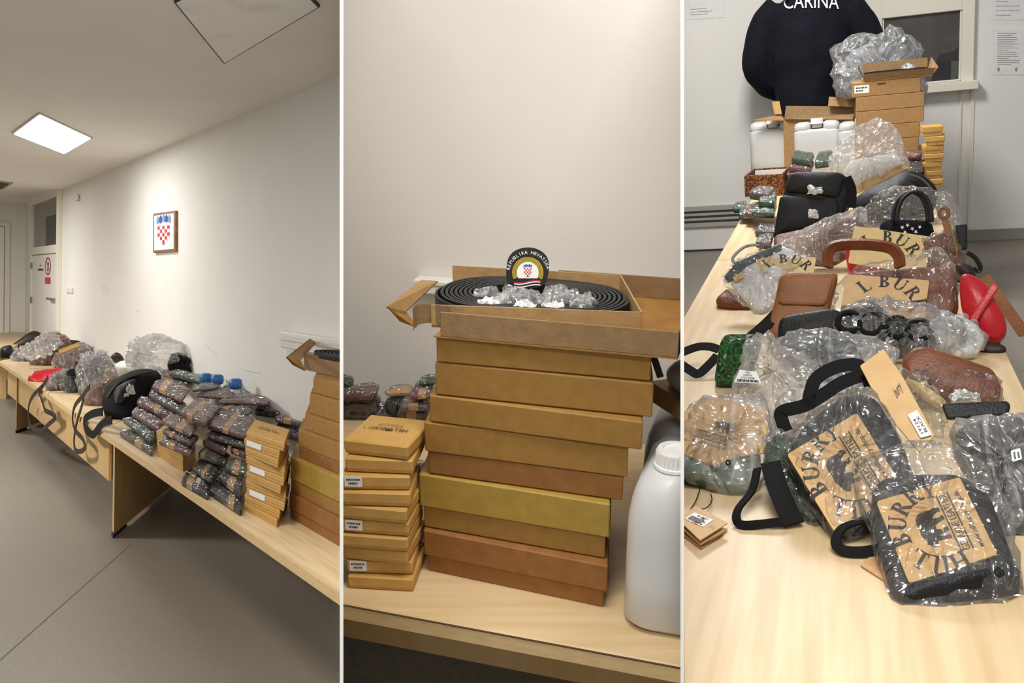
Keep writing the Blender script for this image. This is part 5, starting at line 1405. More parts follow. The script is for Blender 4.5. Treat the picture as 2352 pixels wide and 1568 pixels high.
# big clear bag behind the belt boxes
def Rbag(name, label, out, m, anchor, tilt=30, yaw=0, thick=.05, dome=.012, h=None, cat='bag', wrap=None, seed=0, cr=.02, grow=1.05, amp=.004, wout=None, group=None, jag=.008, wamp=.006, wsc=14, N=48, wdome=None, WN=48):
    h = HR + .002 if h is None else h
    pl = PL(SR, anchor[0], anchor[1], h, tilt, yaw)
    t = thing(SR, name, label, cat, SR.at(anchor[0], anchor[1], HR), group)
    if m: part(t, 'bag_body', slab(SR, out, pl, thick, min(.012, thick * .35), dome, 1, N, amp, 14, seed, 0, 7, 0, cr), m, smooth=True)
    if wrap:
        if wout is None:
            cx = sum(p[0] for p in out) / len(out); cy = sum(p[1] for p in out) / len(out)
            wout = [(cx + (x - cx) * grow, cy + (y - cy) * grow) for x, y in out]
        part(t, 'clear_wrap', film(SR, wout, pl, thick * .8, (dome + .010) if wdome is None else wdome, wamp, seed + 5, min(cr, .015), WN, 8, jag, .005), wrap)
    return t, pl
Rbag('clear_sack', 'large clear sack of grey stuffing standing behind the far box stack', [(1935, 225), (1930, 150), (1960, 110), (2030, 92), (2090, 98), (2112, 130), (2118, 228)], 'grey_pale', (2030, 395), 4, 0, .25, .06, wrap='film_milky', seed=31, wout=[(1912, 222), (1908, 150), (1909, 115), (1935, 90), (1965, 73), (2010, 74), (2043, 58), (2090, 74), (2116, 104), (2126, 135), (2134, 190), (2126, 236), (2000, 240)], cr=.08, cat='sack', amp=.02, wamp=.03, jag=.02, wdome=.1)
# patterned open box
f_ = fbR((1711, 453), (1800, 449), HR, (1708, 404), .3)
t = thing(SR, 'patterned_box', 'open brown leopard-patterned box at the left table edge', 'box', f_.f.p(f_.w / 2, .15, 0))
part(t, 'box_floor', f_.bx(0, f_.w, 0, .3, 0, .01), 'cork')
for nm, g in (('front_side', f_.bx(0, f_.w, 0, .012, .01, f_.h)), ('back_side', f_.bx(0, f_.w, .288, .3, .01, f_.h)), ('left_side', f_.bx(0, .012, .012, .288, .01, f_.h)), ('right_side', f_.bx(f_.w - .012, f_.w, .012, .288, .01, f_.h))):
    part(t, nm, g, 'cork')
part(t, 'lining', f_.bx(.014, f_.w - .014, .28, .286, .01, f_.h - .01, 0), 'paper', label='pale grey inner lining')
# wrapped wallets at the left edge of the far table
def RW_(label, q, h, th, m, bn=None, seed=0): return wallet(SR, label, q, h, th, m, bn, 'wrapped wallets on the far table', seed=seed, amp=.003)
RWL = [
 ([(1735, 530), (1745, 512), (1790, 512), (1785, 532)], .02, 'wallet_dark', None, 'dark wrapped wallet on the table left of the black satchel'),
 ([(1735, 555), (1745, 540), (1775, 538), (1770, 556)], .04, 'wallet_grey', None, 'silvery small packet in front of the dark one, far table'),
 ([(1684, 478), (1692, 465), (1715, 462), (1712, 476)], .03, 'wallet_green', None, 'small dark green packet hanging over the left table edge'),
 ([(1697, 492), (1703, 474), (1728, 472), (1724, 492)], .04, 'wallet_green', (.5, .9), 'green wallet with pinkish band at the left edge'),
 ([(1712, 488), (1718, 470), (1745, 466), (1738, 490)], .06, 'wallet_plum', None, 'pinkish wallet between the green ones'),
 ([(1726, 486), (1736, 466), (1783, 463), (1778, 488)], .075, 'wallet_green', None, 'large shiny green wallet in front of the leopard box'),
 ([(1742, 462), (1752, 446), (1784, 444), (1778, 463)], .11, 'wallet_green', None, 'green wrapped wallet on top of the large one'),
 ([(1720, 440), (1742, 428), (1780, 432), (1765, 446)], .13, 'wallet_grey', None, 'silvery wrapped wallet uppermost in front of the leopard box'),
 ([(1806, 400), (1812, 385), (1860, 385), (1855, 402)], .10, 'wallet_plum', None, 'plum wrapped wallet below the jerrycans'),
 ([(1812, 382), (1820, 366), (1868, 370), (1862, 386)], .14, 'wallet_plum', None, 'pink-brown wrapped wallet in the pile by the jerrycans'),
 ([(1818, 362), (1826, 346), (1868, 352), (1862, 368)], .18, 'wallet_green', None, 'green wallet on top of the pile by the jerrycans'),
 ([(1872, 372), (1880, 350), (1912, 346), (1908, 368)], .16, 'wallet_green', None, 'dark green wrapped wallet right of the pile, before the second jerrycan'),
 ([(2072, 410), (2082, 392), (2122, 392), (2120, 410)], .06, 'black_leather', None, 'black wrapped packet before the far stack, lowest'),
 ([(2074, 385), (2082, 366), (2120, 366), (2118, 385)], .12, 'black_leather', None, 'black shiny packet before the far stack, middle'),
 ([(2078, 352), (2086, 334), (2118, 334), (2116, 352)], .17, 'wallet_brown', None, 'brown shiny packet before the far stack, uppermost')]
for i, (q, dh, m, bn, lab) in enumerate(RWL): RW_(lab, q, HR + dh + .02, .04 if dh < .1 else .05, m, bn, 40 + i)
# ------------------------------------------------------------------ heap of bags, back to front
def onpl(pl, px, py, l=0): return SR.onp(px, py, *pl) + pl[1] * l
t, pl = Rbag('duffel_bag', 'round black duffel bag behind the starry handbag', [(1968, 446), (2085, 386), (2112, 395), (2142, 415), (2157, 438), (2150, 480), (2050, 490), (1970, 490), (1955, 475)], 'black_leather', (2060, 520), 22, 0, .16, .04, seed=1, cr=.04)
part(t, 'zip_line', tube(crm([onpl(pl, x, y, .035) for x, y in ((2085, 405), (2115, 415), (2140, 440))]), .004, 6), 'steel')
t, pl = Rbag('wrapped_boards', 'pale boards in a big crinkled clear bag above the black duffel', [(1935, 395), (1952, 368), (2056, 350), (2078, 380), (1966, 428)], 'paper', (1965, 470), 18, 12, .05, .0, h=HR + .06, wrap='film_milky', seed=2, wout=[(1898, 402), (1903, 362), (1930, 322), (1975, 283), (2018, 269), (2050, 284), (2074, 328), (2086, 372), (2092, 392), (2030, 420), (1966, 447)], cr=.006, amp=.0, cat='parcel', wamp=.018, wdome=.05)
part(t, 'board_edge', slab(SR, [(1960, 430), (2076, 378), (2091, 388), (1967, 447)], pl, .02, .002, 0, 1, cr=.004, lift=.03), 'card')
t, pl = Rbag('satchel', 'black satchel with two front pockets and white tissue in the buckles', [(1776, 556), (1800, 440), (1812, 402), (1826, 393), (1932, 394), (1948, 408), (1960, 445), (1935, 500), (1880, 530)], 'black_leather', (1800, 575), 20, 0, .12, .015, seed=3, cr=.025)
part(t, 'upper_pocket', slab(SR, [(1801, 441), (1815, 401), (1828, 396), (1928, 397), (1942, 412), (1926, 457)], pl, .02, .008, .012, 1, 30, 0, 1, 0, 0, 6, .022, .012), 'black_leather', smooth=True)
pk = part(t, 'lower_pocket', slab(SR, [(1776, 552), (1793, 450), (1926, 460), (1930, 500), (1880, 526), (1784, 542)], pl, .02, .008, .012, 1, 30, 0, 1, 0, 0, 6, .03, .01), 'black_leather', smooth=True)
part(t, 'buckle_tissue', film(SR, [(1848, 430), (1862, 428), (1892, 434), (1888, 448), (1870, 452), (1856, 446)], pl, .01, .008, .006, 2, .006, 18, 4, .008, .036), 'tissue', smooth=False)
part(t, 'buckle_tissue', film(SR, [(1856, 484), (1880, 484), (1882, 505), (1856, 505)], pl, .01, .006, .004, 3, .008, 18, 4, .003, .042), 'tissue', smooth=False)
part(t, 'shoulder_strap', strap_px(SR, [(1946, 410), (1958, 440), (1956, 480)], pl, .03, .004, 'flat', .03), 'black_web')
t, pl = Rbag('clear_bag', 'empty crinkled clear bag between satchel and starry handbag', [(1965, 520), (1990, 470), (2030, 430), (2110, 424), (2195, 448), (2210, 512), (2150, 548), (2040, 545)], None, (2080, 575), 26, 0, .05, .0, wrap='film', seed=4, grow=1.0, cat='plastic bag', wdome=.03)
t, pl = Rbag('handbag', 'navy handbag with white stars and two round black handles', [(2020, 512), (2040, 500), (2140, 506), (2150, 545), (2120, 570), (2020, 560)], 'navy', (2085, 590), 28, 0, .07, .012, seed=5)
for k_, dx in ((0, 0), (1, 9)):
    part(t, 'handle', tube(crm([onpl(pl, x + dx, y + 3 * k_, .012 + .02 * k_) for x, y in ((2050, 512), (2053, 485), (2064, 460), (2088, 444), (2112, 452), (2126, 478), (2130, 512))]), .0075, 8), 'black_leather', smooth=True)
for x, y in ((2072, 525), (2084, 520), (2095, 528), (2112, 524), (2103, 535), (2078, 536)):
    st = [(x + (5 if i % 2 == 0 else 2) * cos(i * pi / 5 + .3), y + (5 if i % 2 == 0 else 2) * sin(i * pi / 5 + .3)) for i in range(10)]
    part(t, 'star', slab(SR, st, pl, .002, 0, 0, 0, cr=.0001, lift=.016), 'white_print')
t, pl = Rbag('tote_bag', 'brown leather tote with a ring tag at the right of the heap', [(2118, 550), (2158, 532), (2186, 520), (2202, 560), (2226, 610), (2215, 640), (2140, 620)], 'brown_leather', (2180, 665), 32, 0, .07, .012, seed=6, wrap='film')
part(t, 'ring_tag', tube([onpl(pl, 2166 + 11 * cos(a), 497 + 12 * sin(a), .03) for a in [i * pi / 8 for i in range(16)]], .006, 8, True), 'tan_leather', smooth=True)
part(t, 'tag_strip', strap_px(SR, [(2168, 508), (2174, 530), (2180, 550)], pl, .022, .004, 'flat', .03), 'tan_leather')
part(t, 'thread', tube(crm([onpl(pl, x, y, .04) for x, y in ((2168, 502), (2180, 530), (2192, 570), (2196, 600))]), .0012, 5), 'gold_thread')
single(SR, 'zip_packet', 'small black and white packet beside the brown tote', 'packet', slab(SR, [(2194, 516), (2222, 514), (2222, 572), (2206, 574)], PL(SR, 2212, 600, HR + .05, 25), .012, .003, .002, 1, cr=.006), 'black_leather', True)
t, pl = Rbag('handbag', 'dark plum bag peeking out under the upper printed card', [(1940, 560), (1965, 530), (2140, 545), (2150, 610), (2060, 640), (1950, 630)], 'red_leather', (2040, 650), 34, 0, .06, .008, seed=7)
def logo(parent, quad_px, pl, lift, bear=True, size=.19, mat_='print', mask=None):
    """printed card art; quad_px: lower left, lower right, upper right, upper left of the art"""
    q = [onpl(pl, x, y, lift) for x, y in quad_px]
    M = qmap(q, pl[1], .0012)
    gs = []
    W = serif_words(.5, .455, .35, .2, .84) if mask is None else serif_part(.5, .47, .33, .185, .9, mask)
    for g in W: part(parent, 'lettering', map3(g, M), mat_, solid=False)
    if bear:
        part(parent, 'bear_emblem', map3(tr2(poly2(BEAR), .5, .52, .44), M), mat_, solid=False)
        part(parent, 'caption', map3(join2(rect2(.14, .335, .86, .352), rect2(.14, .205, .86, .222), fit2(text2d('GENUINE LEATHER'), .15, .85, .278, .085), fit2(text2d('www.hillburry-shop.de'), .12, .84, .11, .085)), M), mat_, solid=False)
def card(parent, quad_px, pl, lift, m='card', th=.004, nm='paper_card'):
    return part(parent, nm, slab(SR, quad_px, pl, th, .0008, 0, 0, lift=lift, cr=.006), m)
t = thing(SR, 'printed_card', 'upper pale card with arched lettering behind the brown handle', 'card', SR.at(2050, 640, HR))
pl = PL(SR, 2050, 640, HR + .03, 38, 0)
c_ = card(t, [(1962, 528), (2138, 553), (2124, 640), (1948, 612)], pl, .03, 'card_pale')
logo(c_, [(1938, 672), (2116, 690), (2134, 552), (1960, 526)], pl, .03, bear=False, mask='...L BUR..')
t, pl = Rbag('clear_bag', 'crinkled clear bag with dark contents left of the upper card', [(1850, 560), (1930, 500), (1985, 490), (1990, 560), (1910, 605), (1850, 600)], 'wallet_brown', (1900, 625), 36, 0, .05, .006, wrap='film_milky', seed=8, wout=[(1768, 568), (1850, 522), (1930, 488), (1992, 468), (2003, 560), (1905, 604), (1842, 606), (1800, 590)], cat='plastic bag')
t, pl = Rbag('document_bag', 'brown zip bag lying under the black satchel', [(1776, 538), (1888, 515), (1935, 520), (1872, 556), (1778, 572)], 'wallet_brown', (1800, 590), 50, 0, .04, .006, seed=9)
t, pl = Rbag('ring_strap', 'black strap loop lying at the left table edge', [(1738, 590), (1745, 575), (1775, 580), (1770, 600)], 'dark_brown', (1750, 605), 60, 0, .03, .004, seed=10, cat='strap')
part(t, 'loop', strap_px(SR, [(1745, 568), (1728, 567), (1706, 574), (1684, 596), (1690, 608), (1712, 600), (1738, 590)], PL(SR, 1700, 608, HR + .002, 60), .012, .004, 'flat', .01), 'black_leather')
t, pl = Rbag('brown_case', 'flat brown leather case at the left table edge', [(1642, 684), (1668, 660), (1720, 672), (1738, 714), (1672, 706), (1648, 697)], 'brown_leather', (1680, 712), 55, 0, .05, .004, seed=11, cr=.008)
t, pl = Rbag('document_sleeve', 'white papers in a clear sleeve leaning over the brown case', [(1672, 645), (1700, 605), (1800, 562), (1832, 575), (1800, 640), (1778, 700), (1742, 722)], 'paper', (1740, 735), 42, 8, .03, .004, wrap='film', seed=12, h=HR + .02, cat='sleeve', wout=[(1657, 637), (1690, 598), (1800, 555), (1835, 568), (1848, 600), (1790, 655), (1780, 702), (1738, 728), (1668, 660)])
part(t, 'dark_edge', slab(SR, [(1664, 640), (1692, 606), (1795, 563), (1798, 575), (1705, 618), (1676, 652)], pl, .01, .002, .002, 1, cr=.006, lift=.012), 'grey_leather', smooth=True)
part(t, 'tan_patch', slab(SR, [(1684, 642), (1704, 630), (1712, 640), (1692, 652)], pl, .003, .0006, 0, 1, cr=.002, lift=.014), 'card')
t = thing(SR, 'printed_card', 'folded pale card with arched lettering behind the tan briefcase', 'card', SR.at(1810, 720, HR))
pl = PL(SR, 1810, 720, HR + .02, 36, 0)
c_ = card(t, [(1736, 605), (1876, 604), (1862, 690), (1776, 690)], pl, .045, 'card_pale')
logo(c_, [(1735, 700), (1880, 700), (1882, 596), (1732, 596)], pl, .045, bear=False, mask='...L BUR..')
t, pl = Rbag('briefcase', 'tan suede briefcase with a curved top handle', [(1757, 768), (1780, 684), (1790, 632), (1812, 621), (1925, 624), (1905, 700), (1895, 770), (1800, 790)], 'tan_leather', (1830, 800), 32, 0, .07, .004, seed=13, cr=.008, amp=.001, N=72)
part(t, 'stitched_flap', slab(SR, [(1786, 700), (1797, 640), (1815, 632), (1915, 634), (1897, 704)], pl, .006, .003, .002, 1, 30, 0, 1, 0, 0, 5, .012, .014), 'tan_leather', smooth=True)
part(t, 'handle', strap_px(SR, [(1903, 622), (1903, 590), (1922, 573), (1985, 570), (2040, 577), (2062, 596), (2066, 622)], pl, .03, .012, 50, .03), 'brown_leather')
t, pl = Rbag('handbag', 'chestnut bag in a clear bag behind the middle printed card', [(1945, 625), (2120, 610), (2196, 612), (2204, 716), (2150, 770), (1960, 770)], 'brown_leather', (2060, 790), 36, 0, .07, .008, wrap='film', seed=14, wout=[(1888, 708), (1918, 652), (1958, 612), (2100, 582), (2150, 560), (2190, 588), (2204, 640), (2207, 718), (2160, 775), (1950, 775)])
c_ = card(t, [(1945, 639), (2133, 653), (2118, 770), (1925, 756)], pl, .03, 'card')
logo(c_, [(1930, 775), (2118, 790), (2135, 648), (1945, 634)], pl, .03, bear=False, mask='...L BURR.')
t, pl = Rbag('shoulder_bag', 'bright red leather shoulder bag with a crossing flap strap', [(2203, 628), (2225, 624), (2262, 645), (2288, 690), (2312, 732), (2310, 768), (2284, 787), (2255, 776), (2222, 748), (2205, 702)], 'red_leather', (2262, 800), 26, 10, .07, .014, seed=15, cr=.03, amp=.001)
part(t, 'flap_strap', slab(SR, [(2281, 654), (2296, 664), (2240, 750), (2226, 738)], pl, .006, .002, .002, 1, cr=.006, lift=.028), 'red_leather', smooth=True)
Rbag('flap_bag', 'dark brown flap bag above the red shoulder bag', [(2192, 600), (2235, 604), (2246, 640), (2225, 640), (2200, 630)], 'dark_brown', (2225, 690), 30, 0, .05, .006, seed=16, h=HR + .03)
single(SR, 'leather_belt', 'brown leather belt hanging off the right table edge beside the red bag', 'belt', strap_px(SR, [(2262, 634), (2284, 664), (2318, 712), (2358, 768)], PL(SR, 2310, 770, HR + .01, 20, 0), .030, .004, 'flat', -.02), 'tan_leather')
single(SR, 'black_strap', 'black strap arching at the right edge above the red bag', 'strap', strap_px(SR, [(2222, 578), (2240, 590), (2252, 610), (2248, 622), (2236, 614)], PL(SR, 2240, 680, HR + .01, 25), .014, .004, 40, -.01), 'black_leather')
t, pl = Rbag('crossbody_bag', 'black crossbody bag in front of the tan briefcase', [(1784, 780), (1788, 732), (1802, 722), (1922, 704), (1950, 730), (1945, 800), (1800, 815)], 'black_leather', (1870, 835), 36, 0, .06, .008, seed=17)
part(t, 'shoulder_strap', strap_px(SR, [(1792, 712), (1760, 745), (1725, 775)], PL(SR, 1790, 800, HR + .01, 50), .035, .004, 'flat', .0), 'black_web')
t, pl = Rbag('strap_bundle', 'bundle of black straps in a shiny clear bag', [(1930, 722), (1960, 700), (2022, 694), (2042, 724), (2140, 742), (2155, 790), (2060, 810), (1980, 800), (1935, 770)], 'black_leather', (2030, 850), 40, 0, .06, .02, wrap='film_milky', seed=18, wout=[(1912, 755), (1930, 702), (1990, 680), (2100, 690), (2220, 728), (2230, 762), (2150, 815), (1960, 820)], amp=.014, N=60)
for x in (1950, 2000, 2060, 2110):
    part(t, 'strap_turn', tube(crm([onpl(pl, x + 26 * cos(a), 748 + 22 * sin(a) + (x - 1950) * .12, .025) for a in [i * .7 for i in range(9)]], 4), .008, 6), 'black_web', smooth=True)
Rbag('clear_bag', 'white crumpled clear bag under the red shoulder bag', [(2128, 735), (2205, 720), (2250, 745), (2266, 775), (2240, 815), (2160, 815)], 'tissue', (2200, 835), 45, 0, .04, .006, wrap='film', seed=19, cat='plastic bag', amp=.012)
t, pl = Rbag('dark_strap', 'dark brown strap end under the red shoulder bag', [(2240, 792), (2262, 778), (2300, 790), (2316, 800), (2300, 808), (2262, 806)], 'dark_brown', (2275, 812), 60, 0, .02, .004, seed=20, cat='strap')
t, pl = Rbag('washbag', 'rounded chestnut leather wash bag in clear wrap near the right edge', [(2071, 824), (2094, 795), (2118, 790), (2210, 818), (2284, 844), (2302, 884), (2296, 920), (2240, 935), (2150, 910), (2086, 868)], 'brown_leather', (2200, 955), 44, 0, .08, .005, wrap='film', seed=21, cr=.012, amp=.0, N=72, wout=[(2085, 858), (2130, 836), (2210, 846), (2300, 868), (2312, 900), (2304, 935), (2200, 945), (2110, 925)])
part(t, 'front_panel', slab(SR, [(2105, 862), (2140, 835), (2205, 848), (2280, 876), (2294, 914), (2240, 930), (2150, 905)], pl, .008, .004, .01, 1, 36, .003, 10, 3, 0, 6, .012, .02), 'wallet_brown', smooth=True)
t, pl = Rbag('handbag', 'green embossed leather bag with black strap at the left edge', [(1640, 872), (1652, 788), (1664, 764), (1740, 764), (1750, 785), (1720, 870), (1700, 885), (1650, 884)], 'green_leather', (1680, 895), 32, -6, .06, .008, seed=22, cr=.012)
for pts in (((1560, 812), (1600, 797), (1630, 796), (1652, 803)), ((1555, 830), (1585, 850), (1604, 858), (1628, 838), (1648, 816))):
    part(t, 'strap', strap_px(SR, pts, PL(SR, 1610, 870, HR + .004, 55), .024, .004, 'flat', .0), 'black_web')
t, pl = Rbag('clear_bag', 'crumpled empty clear bag with a barcode sticker between the green bags', [(1684, 880), (1708, 795), (1762, 765), (1800, 790), (1880, 840), (1890, 930), (1800, 975), (1690, 940)], None, (1780, 990), 52, 0, .05, 0, wrap='film_milky', seed=23, grow=1, cat='plastic bag', wdome=.03, wamp=.014)
st = part(t, 'sticker', slab(SR, [(1691, 905), (1704, 876), (1742, 882), (1753, 908)], pl, .001, 0, 0, 0, cr=.001, lift=.05), 'label_white')
M = qmap([onpl(pl, x, y, .0505) for x, y in ((1691, 905), (1753, 908), (1742, 882), (1704, 876))], pl[1], .0008)
part(st, 'print', map3(join2(fit2(text2d('CBN'), .35, .62, .85, .16), fit2(text2d('CREMA'), .28, .7, .62, .16), fit2(text2d('0101008B'), .2, .8, .4, .14), *[rect2(.08 + .05 * i, .06, .11 + .05 * i + .008 * (i % 3), .26) for i in range(17)]), M), 'print', solid=False)
Rbag('clear_bag', 'smooth clear bag over dark goods behind the tall printed tag', [(1790, 800), (1850, 765), (1960, 775), (2000, 850), (1960, 900), (1850, 880)], 'grey_leather', (1900, 930), 44, 0, .04, .006, wrap='film_milky', seed=24, cat='plastic bag', wout=[(1760, 800), (1800, 765), (1860, 752), (1980, 765), (2060, 790), (2060, 860), (1960, 910), (1840, 890)])
# green bag, lower left
t, pl = Rbag('handbag', 'green bag in a milky clear bag with a round tan card, lower left', [(1560, 1040), (1600, 1000), (1720, 990), (1752, 1040), (1728, 1120), (1690, 1132), (1560, 1085)], 'green_dull', (1690, 1145), 58, -8, .06, .008, wrap='film_milky', seed=25, wout=[(1555, 945), (1600, 920), (1657, 900), (1765, 906), (1772, 960), (1766, 1066), (1728, 1135), (1694, 1134), (1555, 1085)], jag=.004, wamp=.0045)
c_ = card(t, [(1560, 960), (1640, 918), (1758, 948), (1764, 1046), (1690, 1058), (1640, 1078), (1560, 1045)], pl, .012, 'card')
M = qmap([onpl(pl, x, y, .0125) for x, y in ((1572, 1030), (1690, 1065), (1745, 960), (1620, 925))], pl[1], .001)
part(c_, 'lettering', map3(join2(fit2(text2d('GENUINE LEATHER'), .1, .7, .3, .08), rect2(.08, .36, .74, .375), rect2(.08, .22, .74, .235), fit2(text2d('www.hillburry-shop.de'), .1, .74, .14, .07), tr2(poly2(BEAR), .5, .55, .3)), M), 'print', solid=False)
part(t, 'black_base', slab(SR, [(1622, 1112), (1640, 1100), (1715, 1110), (1700, 1138), (1635, 1138)], pl, .03, .006, .003, 1, cr=.008, lift=-.02), 'black_leather', smooth=True)
part(t, 'snap', tube([onpl(pl, 1673 + 4 * cos(a), 1082 + 5 * sin(a), .03) for a in [i * pi / 4 for i in range(8)]], .002, 6, True), 'black_rubber')
# tags at the lower left
t = thing(SR, 'swing_tags', 'pair of brown swing tags with a white sticker, lower left corner', 'tag', SR.at(1610, 1245, HR))
for i, o in enumerate(([(1560, 1222), (1590, 1190), (1672, 1214), (1611, 1258)], [(1560, 1208), (1590, 1178), (1667, 1218), (1609, 1250)], [(1555, 1190), (1598, 1162), (1672, 1200), (1608, 1240)])):
    tg = part(t, 'tag_card', slab(SR, o, PL(SR, 1610, 1240, HR + .004 + .008 * i, 90), .002, 0, 0, 0, cr=.002), 'card' if i == 2 else 'band')
pl = PL(SR, 1610, 1240, HR + .021, 90)
st = part(tg, 'sticker', slab(SR, [(1572, 1190), (1595, 1176), (1638, 1193), (1614, 1209)], pl, .0008, 0, 0, 0, cr=.001), 'label_white')
M = qmap([onpl(pl, x, y) for x, y in ((1572, 1190), (1614, 1209), (1638, 1193), (1595, 1176))], (0, 0, 1), .0006)
part(st, 'print', map3(join2(fit2(text2d('BLACK'), .3, .85, .8, .2), *[rect2(.1, .1 + .13 * i, .9 - .1 * (i % 2), .17 + .13 * i) for i in range(4)]), M), 'print', solid=False)
M2 = qmap([onpl(pl, x, y) for x, y in ((1560, 1212), (1605, 1236), (1668, 1200), (1620, 1178))], (0, 0, 1), .0005)
part(tg, 'lettering', map3(join2(fit2(text2d('HILL'), .1, .3, .5, .14), fit2(text2d('1 1 1'), .75, .95, .6, .14), tr2(poly2(BEAR), .2, .75, .15)), M2), 'print', solid=False)
part(t, 'string', tube(crm([SR.at(x, y, HR + .012) for x, y in ((1585, 1172), (1598, 1150), (1606, 1128), (1612, 1106))]), .0012, 5), 'black_rubber')
part(t, 'string', tube(crm([SR.at(x, y, HR + .012) for x, y in ((1632, 1134), (1635, 1150), (1622, 1166), (1600, 1170))]), .0012, 5), 'black_rubber')
# black bags, right edge
t, pl = Rbag('shoulder_bag', 'black speckled bag in clear wrap with a white sticker at the right edge', [(2190, 980), (2260, 955), (2360, 950), (2380, 1100), (2370, 1225), (2310, 1225), (2280, 1130), (2205, 1030)], 'black_leather', (2310, 1235), 55, 0, .07, .01, wrap='film_milky', seed=26, wout=[(2182, 970), (2230, 950), (2370, 945), (2385, 1110), (2375, 1235), (2312, 1232), (2270, 1130), (2200, 1040)])
st = part(t, 'sticker', slab(SR, [(2315, 1063), (2336, 1057), (2341, 1082), (2319, 1088)], pl, .001, 0, 0, 0, cr=.002, lift=.04), 'label_white')
M = qmap([onpl(pl, x, y, .0405) for x, y in ((2319, 1088), (2341, 1082), (2336, 1057), (2315, 1063))], pl[1], .0006)
part(st, 'print', map3(join2(*[rect2(.2, .15 + .1 * i, .42, .2 + .1 * i) for i in range(7)] + [rect2(.6, .15 + .1 * i, .82, .2 + .1 * i) for i in range(6)]), M), 'print', solid=False)
random.seed(9)
for i in range(16):
    x, y = 2280 + random.random() * 66, 1045 + random.random() * 110
    if x < 2290 and y > 1090: continue
    part(t, 'white_dot', slab(SR, [(x - 2, y), (x, y - 2), (x + 2, y), (x, y + 2)], pl, .001, 0, 0, 0, cr=.001, lift=.013), 'white_print')
single(SR, 'wide_strap', 'wide flat black strap lying across the heap at the right', 'strap', slab(SR, [(2163, 926), (2316, 920), (2322, 931), (2316, 949), (2176, 960)], PL(SR, 2250, 1000, HR + .04, 50), .012, .003, .001, 1, cr=.006), 'black_leather', True)
# tall kraft tag with sticker
pl = PL(SR, 2060, 1050, HR + .07, 50)
t = thing(SR, 'paper_tag', 'tall kraft hang tag with white sticker standing in the middle of the heap', 'tag', SR.at(2060, 1050, HR))
part(t, 'tag_card', slab(SR, [(1975, 842), (2029, 803), (2074, 868), (2146, 1002), (2112, 1040), (2060, 980), (2000, 890)], pl, .004, .0006, 0, 0, cr=.002, lift=.004), 'card')
st = part(t, 'sticker', slab(SR, [(2084, 957), (2106, 946), (2140, 1003), (2114, 1010)], pl, .001, 0, 0, 0, cr=.002, lift=.008), 'label_white')
M = qmap([onpl(pl, x, y, .0085) for x, y in ((2140, 1003), (2106, 946), (2084, 957), (2114, 1010))], pl[1], .0006)
part(st, 'print', map3(join2(fit2(text2d('19124'), .15, .75, .68, .26), fit2(text2d('BLACK'), .15, .8, .3, .26)), M), 'print', solid=False)
M = qmap([onpl(pl, x, y, .0045) for x, y in ((2066, 930), (2078, 905), (2060, 872), (2048, 890))], pl[1], .0006)
part(t, 'lettering', map3(fit2(text2d('burry'), .0, 1.0, .5, .8), M), 'print', solid=False)
Rbag('clear_bag', 'curved clear bag with yellow card beside the tall kraft tag', [(2070, 860), (2120, 880), (2165, 910), (2180, 925), (2150, 930), (2110, 900)], 'card_pale', (2130, 990), 50, 0, .02, .003, wrap='film', seed=28, h=HR + .03, cat='plastic bag', wout=[(2050, 840), (2100, 850), (2160, 900), (2178, 960), (2170, 1000), (2140, 1005), (2090, 920)])
single(SR, 'tissue_wad', 'white tissue tucked under the chestnut wash bag', 'tissue', film(SR, [(2176, 905), (2200, 895), (2250, 905), (2256, 918), (2190, 924)], PL(SR, 2210, 975, HR + .05, 50), .02, .006, .006, 4, .008, 22, 5, .006), 'tissue')
Rbag('pouch', 'dark green and black pouch squeezed between the two printed card bags', [(1755, 1010), (1795, 985), (1840, 1035), (1905, 1185), (1862, 1200), (1795, 1150), (1762, 1080)], 'wallet_green', (1850, 1205), 66, 0, .03, .004, wrap='film', seed=35, cr=.01)
Rbag('clear_bag', 'milky clear bag spread behind the second printed card bag', [(1765, 965), (1800, 905), (1880, 880), (1960, 880), (1930, 960), (1840, 1030), (1780, 1040)], None, (1850, 1075), 60, 0, .03, 0, wrap='film_milky', seed=36, grow=1, cat='plastic bag', wdome=.015, wamp=.008)
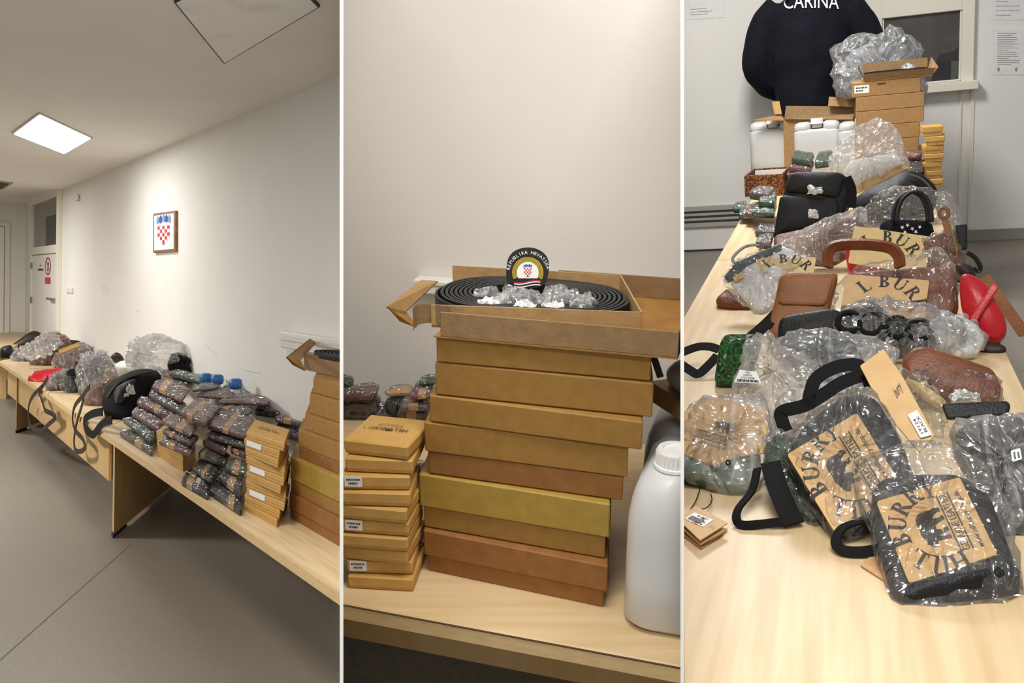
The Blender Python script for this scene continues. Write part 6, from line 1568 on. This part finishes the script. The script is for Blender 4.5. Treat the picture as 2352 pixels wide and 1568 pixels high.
# second bag with printed card, strap loops
t, pl = Rbag('handbag', 'black bag in clear wrap with a tilted tan printed card, second from the front', [(1802, 1040), (1850, 965), (1955, 893), (2010, 905), (2075, 1010), (2110, 1135), (1925, 1243), (1905, 1218)], 'black_leather', (1930, 1255), 58, 0, .07, .01, wrap='film', seed=30, wout=[(1788, 1030), (1812, 985), (1950, 884), (2004, 880), (2052, 960), (2115, 1130), (2020, 1210), (1924, 1250), (1905, 1225)], jag=.004, wamp=.0045)
c_ = card(t, [(1808, 1052), (1968, 957), (2078, 1136), (1917, 1230)], pl, .013, 'card')
logo(c_, [(2078, 1136), (1968, 957), (1808, 1052), (1917, 1230)], pl, .013, size=.2)
for i, pts in enumerate((((1806, 990), (1796, 965), (1797, 945), (1850, 930), (1900, 900), (1935, 878), (1985, 862), (2010, 880)), ((1856, 935), (1862, 900), (1876, 868), (1920, 843), (1968, 838), (1990, 860), (2000, 885)))):
    part(t, 'webbing_strap', strap_px(SR, pts, PL(SR, 1905, 1030, HR + .05, 35), .026, .004, 'flat', .0), 'black_web')
pls = PL(SR, 1800, 1212, HR + .003, 62)
part(t, 'webbing_strap', strap_px(SR, [(1770, 1066), (1782, 1110), (1802, 1160), (1824, 1206)], pls, .036, .006, 'flat', .004), 'black_web')
part(t, 'webbing_strap', strap_px(SR, [(1740, 1080), (1728, 1130), (1698, 1170), (1692, 1195), (1706, 1210), (1750, 1208), (1800, 1202)], pls, .016, .004, 30, .006), 'black_web')
part(t, 'webbing_strap', strap_px(SR, [(1996, 1200), (1960, 1206), (1932, 1220), (1920, 1248), (1936, 1268), (1975, 1272), (2020, 1266)], PL(SR, 1960, 1275, HR + .003, 62), .018, .004, 30, .006), 'black_web')
single(SR, 'swing_tag', 'brown tag sticking out under the front bag', 'tag', slab(SR, [(1975, 1296), (2003, 1274), (2040, 1272), (2050, 1338), (2034, 1334)], PL(SR, 2010, 1330, HR + .004, 90), .002, 0, 0, 0, cr=.002), 'band')
# front bag
t, pl = Rbag('handbag', 'foremost black leather bag in clear wrap with a large tan printed card', [(1998, 1118), (2030, 1092), (2095, 1084), (2207, 1084), (2272, 1122), (2344, 1312), (2346, 1345), (2190, 1382), (2060, 1390), (2046, 1362)], 'black_leather', (2190, 1392), 68, 0, .06, .01, wrap='film', seed=33, wout=[(1948, 1062), (2000, 1034), (2095, 1004), (2182, 1008), (2262, 1058), (2304, 1120), (2350, 1285), (2358, 1352), (2300, 1376), (2182, 1396), (2070, 1400), (2042, 1372), (2010, 1250), (1966, 1122)], jag=.004, wamp=.0045)
c_ = card(t, [(2012, 1163), (2203, 1107), (2290, 1285), (2088, 1352)], pl, .013, 'card')
logo(c_, [(2290, 1285), (2203, 1107), (2012, 1163), (2088, 1352)], pl, .013, size=.2)
part(t, 'bottom_fold', slab(SR, [(2052, 1355), (2190, 1325), (2342, 1300), (2346, 1335), (2190, 1376), (2062, 1384)], pl, .02, .008, .012, 1, 40, .002, 10, 3, 0, 6, .012, .02), 'black_leather', smooth=True)
XCLIP[:] = []
